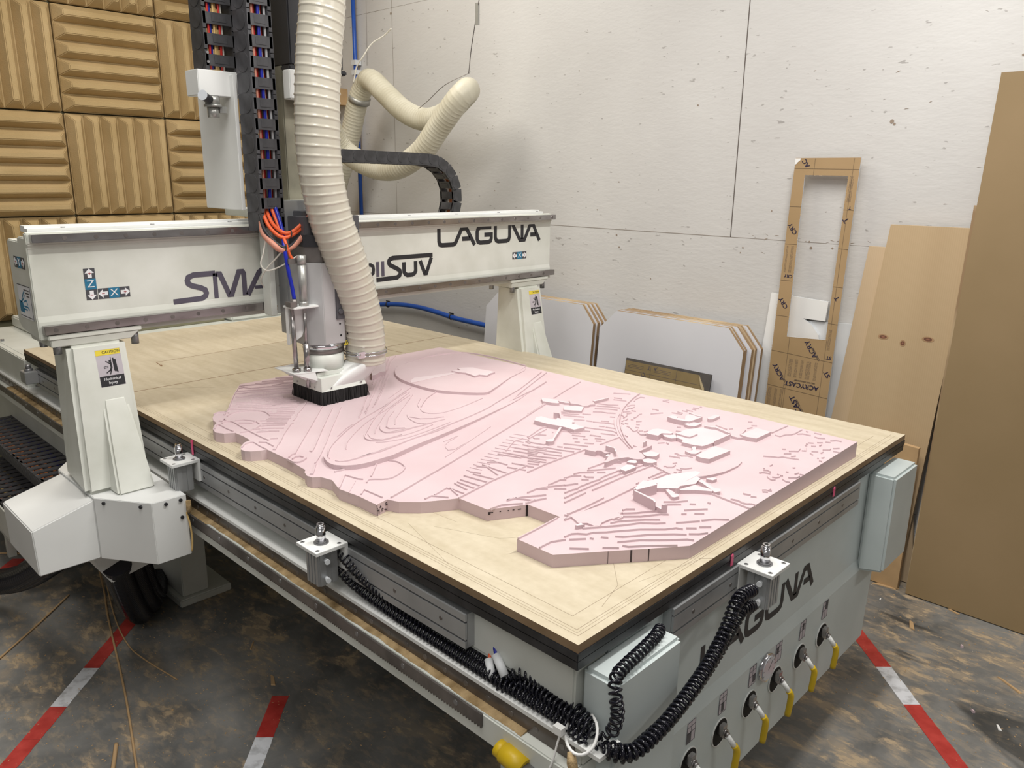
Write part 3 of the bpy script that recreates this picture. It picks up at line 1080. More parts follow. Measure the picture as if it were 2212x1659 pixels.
# ================================================================ pink foam relief
FOAM_OUT=[(337,1784),(245,1652),(154,1512),(132,1517),(115,1512),(95,1482),(83,1452),(81,1426),(64,1408),(47,1380),(38,1346),(50,1319),(76,1304),(78,1261),(76,1218),(55,1211),(32,1187),(22,1166),(23,1148),(32,1135),(55,1121),(71,1119),(71,1025),(64,920),(54,907),(46,884),(49,866),(65,854),(74,818),(55,761),(63,694),(63,627),(98,635),(108,606),(142,571),(171,553),(199,537),(217,528),(220,439),(303,395),(305,302),(164,295),(164,199),(252,134),(386,33),(1223,29),(1231,357),(1193,723),(1199,1066),(1183,1716),(969,1735)]
FOAM_LINES=[(3,[(319,1754),(324,1753),(333,1751),(343,1747),(356,1741),(372,1733),(387,1725),(401,1719),(414,1714),(427,1706),(443,1694),(459,1679),(470,1669)]),(3,[(299,1726),(305,1728),(313,1731),(321,1730),(325,1722),(329,1711),(336,1701),(349,1694),(366,1688),(381,1681),(394,1673),(406,1665),(417,1656),(429,1646),(441,1636),(449,1629)]),(3,[(278,1698),(320,1680),(379,1643),(438,1611)]),(3,[(264,1676),(270,1672),(278,1666),(286,1662),(292,1662),(297,1663),(308,1659),(328,1647),(352,1630),(375,1614),(394,1601),(411,1588),(422,1580)]),(3,[(247,1637),(250,1633),(254,1627),(260,1622),(270,1621),(281,1622),(294,1620),(307,1613),(320,1604),(334,1596),(349,1590),(365,1584),(379,1578),(391,1571),(402,1563),(409,1558)]),(3,[(373,1747),(458,1705)]),(3,[(403,1755),(493,1708)]),(3,[(458,1761),(505,1728)]),(3,[(400,1681),(437,1680)]),(3,[(458,1721),(492,1701)]),(3,[(510,1760),(521,1750)]),(3,[(433,1684),(470,1664)]),(3,[(426,1661),(458,1643)]),(3,[(464,1738),(500,1714)]),(2.5,[(319,1755),(246,1652),(164,1523),(131,1482)]),(2.5,[(272,1601),(316,1568),(360,1535)]),(2.5,[(280,1573),(327,1536),(375,1499)]),(2.5,[(265,1567),(312,1529),(360,1494)]),(2.5,[(290,1527),(330,1499),(368,1467)]),(2.5,[(218,1575),(255,1547),(292,1519)]),(2.5,[(292,1499),(329,1475),(364,1445)]),(2.5,[(208,1559),(238,1538),(267,1517)]),(2.5,[(274,1493),(311,1463),(351,1438)]),(2.5,[(191,1553),(232,1519),(276,1490)]),(2.5,[(279,1466),(313,1443),(345,1418)]),(2.5,[(199,1527),(241,1489),(288,1460)]),(2.5,[(290,1434),(312,1419),(336,1408)]),(2.5,[(171,1535),(200,1517),(229,1497)]),(2.5,[(229,1476),(277,1436),(326,1397)]),(2.5,[(162,1523),(207,1486),(254,1450)]),(2.5,[(268,1415),(291,1400),(313,1385)]),(3,[(237,1416),(243,1414),(249,1412)]),(3,[(259,1399),(280,1383),(299,1364)]),(3,[(233,1398),(262,1375),(290,1351)]),(3,[(223,1382),(250,1360),(278,1339)]),(3,[(218,1366),(242,1347),(266,1329)]),(3,[(208,1357),(232,1337),(256,1314)]),(3,[(195,1349),(220,1329),(245,1307)]),(3,[(178,1352),(202,1333),(225,1311)]),(3,[(189,1333),(212,1314),(236,1297)]),(3,[(196,1308),(212,1297),(226,1284)]),(3,[(167,1323),(195,1300),(221,1276)]),(3,[(161,1307),(186,1287),(211,1268)]),(3,[(154,1305),(162,1301),(169,1297)]),(3,[(146,1284),(170,1265),(192,1244)]),(3,[(123,1293),(132,1288),(141,1284)]),(3,[(127,1266),(148,1249),(169,1230)]),(3,[(120,1264),(133,1255),(147,1247)]),(3,[(119,1186),(127,1181),(135,1176)]),(3,[(130,1460),(136,1465),(144,1473),(153,1478),(163,1480),(173,1481),(185,1478),(199,1470),(213,1459),(224,1447),(230,1437),(232,1426),(232,1415),(230,1401),(227,1386),(224,1376)]),(2.5,[(109,1504),(114,1508),(121,1513),(127,1516),(133,1515),(138,1511),(142,1508),(145,1507),(146,1505),(147,1503),(148,1498),(149,1492),(149,1487)]),(3,[(130,1477),(142,1495),(149,1494)]),(3,[(87,1405),(91,1408),(97,1411),(102,1412),(107,1411),(113,1407),(116,1399),(116,1385),(115,1367),(113,1348),(112,1329),(111,1309),(110,1293),(110,1285),(109,1280),(109,1271),(109,1254),(108,1233),(108,1214),(108,1199),(109,1187),(109,1179)]),(3,[(49,1372),(54,1380),(60,1390),(66,1398),(70,1402),(74,1403),(76,1400),(76,1391),(76,1378),(75,1363),(75,1346),(76,1328),(76,1315)]),(3,[(126,1403),(132,1400),(140,1396),(148,1391),(154,1383),(160,1374),(164,1365),(166,1357),(166,1349),(165,1342),(164,1336),(163,1331),(162,1328)]),(3,[(124,1375),(150,1348),(165,1352)]),(3,[(86,1293),(90,1291),(95,1289),(100,1287),(103,1287),(105,1288),(108,1289),(114,1290),(121,1292),(129,1295),(139,1300),(149,1307),(156,1312)]),(3,[(30,1176),(35,1181),(42,1189),(49,1194),(57,1196),(65,1196),(71,1191),(72,1180),(70,1165),(69,1151),(69,1139),(69,1128),(69,1120)]),(3,[(82,1182),(96,1165),(95,1136),(94,1127)]),(3,[(92,1433),(96,1424),(112,1442),(108,1424)]),(3,[(112,1129),(107,1129),(84,1100),(80,1104)]),(3,[(118,1137),(166,1198),(222,1259),(236,1268)]),(2.5,[(250,1289),(259,1298),(271,1311),(281,1322),(284,1327),(285,1331),(290,1337),(301,1347),(315,1360),(331,1376),(350,1397),(371,1420),(385,1437)]),(3,[(102,1034),(177,1118),(272,1223),(389,1354)]),(3,[(102,1034),(93,1035),(79,1022)]),(3,[(142,1027),(143,1025),(144,1021),(147,1022),(150,1025),(155,1031),(171,1049),(203,1087),(245,1137),(287,1186),(329,1235),(372,1283),(401,1317)]),(2.5,[(425,1305),(408,1286),(384,1258),(359,1230),(335,1202),(310,1174),(286,1146),(264,1120),(244,1096),(225,1073),(208,1053),(191,1034),(176,1017),(161,1000),(147,984),(134,970),(122,958),(111,947),(104,940)]),(2.5,[(102,934),(60,880),(55,885)]),(3.5,[(69,1013),(69,1010),(69,1006),(69,1001),(68,996),(68,990),(68,985),(70,980),(72,977),(76,974),(80,973),(86,974),(91,976),(97,979),(103,983),(107,986)]),(3.5,[(79,1005),(92,1013),(103,1008),(106,999)]),(2,[(401,1175),(469,1249),(532,1325)]),(2,[(439,1194),(520,1285),(597,1368)]),(2,[(515,1251),(601,1336),(686,1423)]),(2,[(547,1323),(716,1502)]),(2,[(648,1448),(729,1539)]),(3,[(852,1573),(869,1580),(894,1590),(924,1600),(960,1609),(1001,1617),(1041,1621),(1078,1617),(1114,1609),(1143,1598),(1163,1588),(1178,1577),(1189,1557),(1199,1529),(1206,1492),(1210,1446),(1209,1378),(1204,1300),(1200,1244)]),(6,[(808,1529),(798,1516),(783,1496),(770,1475),(759,1453),(748,1428),(740,1402),(736,1373),(734,1341),(734,1310),(734,1280),(736,1249),(741,1221),(750,1195),(763,1171),(778,1148),(797,1125),(817,1102),(832,1087)]),(2,[(796,1474),(841,1522),(904,1555),(1002,1574)]),(2,[(777,1359),(776,1345),(775,1325),(776,1304),(781,1284),(788,1262),(797,1240),(807,1217),(818,1193),(833,1170),(855,1147),(879,1124),(897,1109)]),(2,[(794,1342),(794,1284),(819,1217)]),(2,[(794,1189),(876,1256),(980,1329)]),(2,[(1193,1237),(1073,1185),(954,1133)]),(3,[(1177,1121),(1108,1091),(1013,1050),(934,1015),(893,995),(870,981),(843,970),(807,962),(767,956),(727,949),(684,939),(639,927),(601,918),(571,913),(548,911),(532,909)]),(4,[(1082,1037),(971,1000),(851,971)]),(3,[(147,943),(153,954),(161,969),(171,984),(182,998),(195,1012),(212,1028),(233,1046),(257,1065),(284,1085),(313,1106),(345,1127),(380,1148),(422,1169),(467,1189),(510,1209),(547,1229),(582,1249),(616,1268),(653,1288),(690,1308),(716,1322)]),(3,[(149,918),(151,913),(154,906),(161,901),(172,898),(187,896),(204,896),(222,897),(242,898),(266,901),(297,905),(333,909),(367,913),(397,916),(426,918),(456,921),(486,925),(518,929),(555,935),(602,942),(655,951),(705,961),(747,973),(785,987),(825,1001),(865,1013),(906,1026),(957,1044),(1031,1076),(1114,1114),(1173,1141)]),(3,[(210,898),(278,897),(398,917),(534,917)]),(3,[(133,873),(188,873),(285,873),(397,882)]),(2,[(219,973),(225,983),(235,997),(248,1013),(264,1029),(284,1046),(307,1065),(334,1085),(365,1107),(400,1129),(439,1149),(482,1170),(528,1193),(582,1224),(639,1259),(679,1283)]),(2,[(263,1079),(319,1121),(352,1138)]),(3.5,[(323,1037),(318,1029),(311,1018),(306,1008),(304,999),(304,991),(306,984),(312,977),(320,971),(330,967),(342,965),(356,964),(369,963),(380,963),(389,963),(396,963)]),(2.5,[(320,1033),(328,1041),(341,1054),(359,1071),(382,1094),(410,1120),(442,1148),(478,1176),(518,1206),(557,1232),(599,1255),(641,1275),(671,1289)]),(2,[(335,1038),(331,1029),(325,1016),(321,1005),(320,997),(322,990),(326,983),(333,977),(342,971),(356,966),(375,961),(398,957),(424,956),(456,959),(490,965),(514,970)]),(2,[(308,965),(313,961),(320,955),(332,949),(350,943),(374,937),(401,934),(434,935),(471,938),(503,942),(528,945),(549,948),(563,950)]),(3,[(399,1067),(393,1059),(386,1049),(380,1038),(377,1028),(375,1018),(377,1009),(384,1002),(394,995),(407,991),(422,989),(440,989),(456,989),(470,987),(482,985),(490,983)]),(2,[(349,1025),(354,1032),(363,1043),(374,1056),(388,1069),(405,1085),(426,1103),(452,1127),(482,1153),(518,1180),(566,1208),(619,1235),(656,1254)]),(3,[(407,1049),(405,1031),(438,1003)]),(2,[(408,1050),(459,1110),(518,1157)]),(2,[(438,1049),(475,1093),(545,1153),(669,1254)]),(3,[(385,1005),(456,989),(523,983)]),(2,[(522,1098),(516,1090),(509,1079),(502,1065),(497,1048),(493,1029),(492,1013),(496,1003),(503,995),(514,990),(533,986),(556,984),(572,982)]),(2,[(513,1075),(524,1038),(552,1014),(584,1002)]),(3,[(600,1127),(618,1144),(671,1186),(741,1221)]),(2,[(584,1111),(580,1103),(574,1091),(571,1080),(572,1069),(576,1059),(583,1050),(591,1043),(601,1037),(617,1033),(640,1033),(669,1034),(699,1038),(734,1044),(771,1052),(797,1057)]),(2,[(591,1127),(608,1156),(658,1201)]),(2,[(587,1275),(684,1331)]),(2,[(447,1210),(586,1353),(797,1567)]),(2,[(407,1185),(537,1328),(561,1353)]),(2,[(633,1383),(895,1668),(962,1725)]),(2,[(491,1231),(778,1523)]),(2,[(653,1418),(937,1733)]),(3,[(106,856),(140,851)]),(3,[(151,769),(210,828)]),(3,[(121,744),(124,749),(130,754),(137,756),(147,749),(159,737),(171,729),(183,728),(196,731),(208,735),(220,740),(231,747),(240,754),(246,759),(250,764),(253,771),(256,782),(258,794),(258,805),(255,814),(251,822),(248,827)]),(3,[(56,761),(112,822),(121,778),(127,768)]),(1.5,[(57,725),(110,774)]),(3,[(71,696),(92,715),(95,648)]),(3.5,[(108,634),(153,647),(217,667),(286,687),(358,708),(434,730),(505,751),(563,768),(617,783),(675,800),(752,824),(835,850),(894,868)]),(3.5,[(774,835),(902,875)]),(3,[(958,892),(1062,924),(1167,953)]),(3.5,[(214,525),(344,547),(463,552)]),(3.5,[(438,522),(505,526),(571,524),(656,520)]),(3,[(717,516),(801,514),(745,436)]),(4,[(1186,719),(1174,716),(1157,712),(1139,707),(1120,701),(1098,693),(1078,686),(1059,679),(1040,671),(1022,663),(1005,655),(989,646),(973,637),(957,627),(941,616),(924,604),(905,589),(885,573),(867,558),(853,546),(842,535),(829,523),(813,507),(795,489),(780,472),(768,457),(758,443),(752,434)]),(2,[(1177,721),(1160,715),(1136,706),(1111,697),(1088,689),(1065,682),(1044,674),(1026,666),(1009,657),(993,649),(976,642),(959,634),(943,626),(927,616),(912,605),(896,593),(879,580),(862,565),(846,550),(830,534),(815,518),(800,502),(785,485),(772,469),(762,457)]),(2,[(915,618),(876,588),(833,547),(812,528)]),(3,[(1134,786),(1148,764),(1164,740)]),(3,[(1094,753),(1102,728)]),(3,[(1076,742),(1091,703)]),(3,[(1008,750),(1019,720),(1038,694)]),(3,[(985,739),(1004,709),(1018,674)]),(3,[(960,727),(984,693),(996,667)]),(3,[(930,710),(946,690),(952,669),(965,651)]),(3,[(862,778),(871,754)]),(3,[(849,767),(863,748),(881,723)]),(3,[(891,719),(905,698)]),(3,[(841,752),(858,722),(871,697)]),(3,[(926,642),(933,629)]),(3,[(832,703),(849,677)]),(3,[(849,671),(856,654)]),(3,[(853,649),(870,618),(879,593)]),(3,[(877,637),(888,617)]),(3,[(835,612),(843,598)]),(3,[(842,593),(851,568)]),(3,[(799,636),(801,629),(805,619),(809,608),(814,596),(820,582),(824,571),(826,563),(827,557),(827,552),(826,547),(824,543),(823,540)]),(3,[(764,634),(782,603)]),(3,[(727,660),(737,647)]),(3,[(733,633),(749,610)]),(3,[(723,619),(739,585)]),(3,[(789,570),(806,532)]),(3,[(758,584),(769,554)]),(3,[(705,602),(713,591)]),(3,[(719,576),(725,566)]),(3,[(746,557),(758,530)]),(3,[(731,542),(740,529)]),(3,[(686,579),(694,568)]),(3,[(697,553),(710,532)]),(3,[(653,591),(668,564),(683,530)]),(3,[(626,589),(632,576)]),(3,[(632,571),(651,530)]),(3,[(572,647),(601,601),(612,563),(626,531)]),(3,[(557,633),(579,594),(597,550)]),(3,[(542,619),(553,593)]),(3,[(560,578),(572,552),(580,534)]),(3,[(524,602),(539,569),(558,532)]),(3,[(508,587),(514,574)]),(3,[(494,574),(507,545)]),(3,[(481,562),(495,537)]),(3,[(466,548),(474,535)]),(3,[(659,690),(673,671)]),(3,[(632,682),(631,675),(639,665)]),(3,[(607,680),(608,676)]),(3,[(592,666),(594,658)]),(3,[(702,675),(705,672)]),(3,[(625,697),(634,699),(647,703),(661,707),(676,712),(693,717),(706,720),(715,720),(721,719),(726,715),(731,708),(735,699),(738,692)]),(3,[(158,575),(179,578),(201,545)]),(3,[(187,577),(233,589),(236,580)]),(3,[(239,583),(241,537)]),(3,[(266,597),(261,549)]),(3,[(277,599),(279,544)]),(3,[(236,574),(225,540)]),(3,[(292,605),(300,537)]),(3,[(315,618),(327,544)]),(3,[(338,610),(353,545)]),(3,[(343,626),(354,600)]),(3,[(378,641),(393,618),(376,563)]),(3,[(396,638),(399,554)]),(3,[(415,641),(434,621)]),(3,[(432,647),(439,593)]),(3,[(476,664),(498,601)]),(3,[(493,663),(516,590)]),(3,[(428,582),(445,535)]),(3,[(455,592),(472,544)]),(3,[(521,650),(542,587)]),(3,[(540,664),(560,609)]),(3,[(507,665),(572,700),(607,699)]),(3,[(595,676),(612,623)]),(3,[(572,665),(589,596)]),(3,[(549,621),(568,577)]),(3,[(503,611),(531,544)]),(3,[(500,575),(519,533)]),(3,[(619,687),(711,704)]),(1.5,[(619,745),(638,692)]),(1.5,[(595,737),(613,685)]),(1.5,[(572,728),(589,678)]),(1.5,[(549,719),(565,671)]),(1.5,[(527,711),(542,664)]),(1.5,[(505,703),(519,658)]),(1.5,[(484,695),(497,651)]),(1.5,[(463,687),(475,645)]),(1.5,[(442,679),(454,639)]),(1.5,[(422,671),(433,633)]),(1.5,[(402,664),(412,627)]),(1.5,[(383,657),(392,621)]),(1.5,[(364,650),(372,615)]),(1.5,[(345,642),(352,609)]),(1.5,[(442,838),(461,841),(487,844),(498,844),(482,838),(452,829),(429,817),(415,799),(407,780),(422,772),(488,791),(577,821),(616,835),(557,814),(449,775),(368,747)]),(3.5,[(283,440),(318,430),(368,399)]),(3.5,[(348,438),(379,438),(401,428)]),(3.5,[(283,440),(302,439),(327,395)]),(3.5,[(224,433),(255,431),(296,404)]),(3.5,[(301,399),(328,396),(355,387)]),(3.5,[(366,439),(378,438),(397,420)]),(3.5,[(408,409),(427,389)]),(3.5,[(399,431),(434,410),(468,389)]),(3.5,[(415,433),(456,434),(467,424)]),(3.5,[(471,433),(492,430),(512,414)]),(3.5,[(516,408),(514,398),(525,386)]),(3.5,[(494,398),(506,388)]),(3.5,[(508,433),(524,430),(550,406)]),(3.5,[(555,399),(570,385)]),(3.5,[(548,424),(577,403),(609,384)]),(3.5,[(561,431),(620,426)]),(3.5,[(427,376),(432,374),(439,372),(445,371),(448,372),(451,373),(458,374),(472,373),(490,372),(505,371),(514,369),(519,368),(524,367),(526,368),(528,370),(534,371),(550,371),(570,370),(586,369),(593,369),(595,369),(596,368),(599,367),(601,365),(602,364)]),(3.5,[(444,358),(543,356),(606,351),(678,346)]),(3.5,[(462,340),(570,337),(682,329)]),(3.5,[(615,289),(669,286)]),(3.5,[(614,276),(664,272)]),(3.5,[(520,279),(575,278),(599,280)]),(3.5,[(563,288),(575,290)]),(4,[(689,331),(676,293),(665,255)]),(3.5,[(407,376),(449,374),(452,374)]),(3.5,[(385,358),(446,359)]),(3.5,[(366,342),(440,342)]),(3.5,[(322,297),(382,294),(446,295)]),(3.5,[(325,282),(381,282),(455,279),(547,279)]),(3.5,[(298,284),(316,285)]),(3.5,[(316,299),(318,287),(318,262)]),(3.5,[(297,283),(328,281)]),(3.5,[(293,230),(323,209),(365,180),(398,161),(420,135),(435,123)]),(3.5,[(236,231),(255,231),(266,223),(277,208),(291,204),(314,185),(336,171),(373,144),(409,107),(430,94),(435,81)]),(3.5,[(234,217),(260,196)]),(3.5,[(268,192),(271,185)]),(3.5,[(288,179),(296,167)]),(3.5,[(311,161),(321,148),(365,118),(403,82),(419,62)]),(3.5,[(294,142),(333,116),(369,80),(402,50),(408,38)]),(3.5,[(205,192),(230,164)]),(3.5,[(253,148),(275,125)]),(3.5,[(288,126),(293,115),(324,90),(366,50)]),(3.5,[(354,205),(372,199),(388,187),(417,164),(440,140)]),(3.5,[(397,206),(424,179),(464,154),(474,141)]),(3.5,[(410,215),(432,196),(466,174),(476,159)]),(3.5,[(422,224),(431,224),(446,209)]),(3.5,[(403,220),(412,217)]),(3.5,[(341,220),(371,216),(375,205),(392,203),(400,208)]),(3.5,[(522,185),(541,165),(564,150)]),(3.5,[(509,177),(537,150)]),(3.5,[(552,137),(560,127)]),(3.5,[(585,112),(587,106)]),(3.5,[(516,128),(536,113),(556,95)]),(3.5,[(495,122),(503,115)]),(3.5,[(516,103),(530,88)]),(3.5,[(451,107),(476,88),(492,76)]),(3.5,[(498,74),(521,59),(541,35)]),(3.5,[(444,78),(458,63)]),(3.5,[(467,61),(484,44)]),(3.5,[(425,60),(438,46),(455,35)]),(3.5,[(637,144),(630,97),(622,29)]),(3.5,[(440,404),(469,389)]),(3.5,[(465,426),(467,427),(467,424)]),(3.5,[(494,398),(506,386)]),(3.5,[(639,85),(643,71),(641,60),(639,49),(645,42)]),(3.5,[(686,79),(690,65)]),(3.5,[(165,235),(199,236),(228,222)]),(3,[(164,292),(237,296),(293,301)]),(3,[(639,84),(645,70),(638,56),(640,46),(649,39),(648,28)]),(3,[(690,81),(690,64)]),(3,[(684,60),(690,49)]),(3,[(736,58),(742,53),(745,40)]),(3,[(727,53),(734,44)]),(3,[(747,47),(756,48)]),(3,[(827,112),(835,109),(839,100),(841,91)]),(3,[(862,120),(863,116)]),(3,[(851,113),(858,106),(852,96)]),(3,[(821,88),(812,80),(807,70),(814,65)]),(3,[(825,78),(827,70),(836,66),(846,69)]),(3,[(850,77),(848,63)]),(3,[(829,53),(821,40),(824,33)]),(3,[(848,48),(856,40),(861,34),(875,33)]),(3,[(881,47),(893,44)]),(3,[(887,38),(889,29)]),(3,[(880,69),(880,64)]),(3,[(915,68),(920,65)]),(3,[(889,115),(900,116)]),(3,[(940,159),(947,147),(953,139),(957,128),(969,121),(972,108),(981,83)]),(3,[(1023,148),(1028,141)]),(3,[(993,129),(1006,116)]),(3,[(987,106),(998,100)]),(3,[(1020,128),(1029,119),(1035,111),(1057,115)]),(3,[(1047,105),(1052,98),(1077,109)]),(3,[(1089,116),(1093,112)]),(3,[(1103,119),(1107,115)]),(3,[(1117,120),(1124,108)]),(3,[(1098,102),(1105,93)]),(3,[(1135,102),(1145,92)]),(3,[(1115,87),(1129,88)]),(3,[(1155,88),(1161,77)]),(3,[(1174,82),(1187,73),(1189,59)]),(3,[(1091,68),(1103,56),(1113,57)]),(3,[(1120,52),(1133,42)]),(3,[(1100,44),(1101,27)]),(3,[(1059,84),(1068,71)]),(3,[(1045,81),(1037,72)]),(3,[(1064,61),(1076,62)]),(3,[(1022,53),(1022,50)]),(3,[(1031,45),(1039,43)]),(3,[(1009,42),(1007,35)]),(3,[(1177,127),(1172,116),(1183,101)]),(3,[(1165,171),(1177,162),(1178,140)]),(3,[(1206,141),(1208,123)]),(3,[(1203,164),(1203,158)]),(3,[(1114,212),(1112,198),(1135,194),(1147,183),(1165,178)]),(3,[(1165,179),(1209,179)]),(3,[(1125,228),(1147,227),(1215,224)]),(3,[(1168,322),(1175,313)]),(3,[(1144,299),(1153,287)]),(3,[(1113,295),(1130,290)]),(3,[(1173,620),(1174,598)]),(3,[(1183,620),(1196,615)]),(3,[(1034,570),(1069,551)]),(3,[(1076,594),(1082,583),(1079,574)]),(3,[(1089,532),(1096,502)]),(3,[(1107,523),(1105,505)]),(3,[(1128,520),(1130,504)]),(3,[(1141,514),(1144,494)]),(3,[(1163,508),(1163,494)]),(3,[(1177,512),(1180,493)]),(3,[(1197,501),(1200,495)]),(3,[(984,447),(990,437)]),(3,[(952,430),(957,421),(964,405)]),(3,[(772,334),(776,323),(781,307)]),(3,[(798,335),(801,328),(796,312),(807,301),(805,286)]),(3,[(788,321),(793,316)]),(3,[(703,305),(707,300)]),(3,[(702,296),(712,286),(729,288)]),(3,[(735,299),(745,294)]),(3,[(718,267),(726,256),(742,249)]),(3,[(708,271),(709,257)]),(3,[(687,265),(688,257)]),(3,[(694,257),(699,251)]),(3,[(1075,374),(1065,334)]),(3,[(1072,330),(1081,325)]),(3,[(834,410),(849,400)]),(3,[(852,395),(847,386)]),(3,[(880,505),(889,500)]),(3,[(885,491),(897,488)]),(3,[(866,495),(858,483),(868,472)]),(3,[(895,362),(897,351),(906,344),(922,348),(973,336),(985,327),(1002,318)]),(3,[(964,353),(981,355),(993,344)]),(3,[(971,394),(990,399),(999,394),(997,385)]),(3,[(1104,682),(1123,693),(1157,696),(1162,683)]),(3,[(1049,667),(1063,667),(1075,658)]),(3,[(1018,650),(1033,653),(1039,647)]),(3,[(1040,646),(1057,648)]),(3,[(992,642),(1010,629)]),(3,[(984,622),(1001,619)]),(3,[(1021,632),(1024,619)]),(3,[(967,584),(979,585),(1006,594),(1015,591)]),(3,[(945,607),(971,613)]),(3,[(917,591),(931,594)]),(3,[(932,589),(951,596)]),(3,[(944,559),(958,551)]),(3,[(948,582),(953,576)]),(3,[(923,545),(927,536)]),(3,[(900,531),(904,522)]),(3,[(890,554),(890,551),(889,546),(887,540),(881,532),(874,523),(869,516),(868,513),(870,512),(873,512),(877,513),(883,514),(887,515)]),(3,[(873,504),(858,483),(868,472)]),(3,[(881,504),(889,498)]),(3,[(886,490),(899,489)]),(3,[(901,581),(899,572)]),(3,[(908,574),(909,564)]),(3,[(823,511),(819,500)]),(3,[(1034,570),(1058,560),(1068,550)]),(3,[(1079,596),(1083,582)]),(3,[(1173,620),(1176,599)]),(3,[(1179,619),(1194,614)]),(3,[(771,446),(770,432)]),(3,[(969,634),(958,616)])]
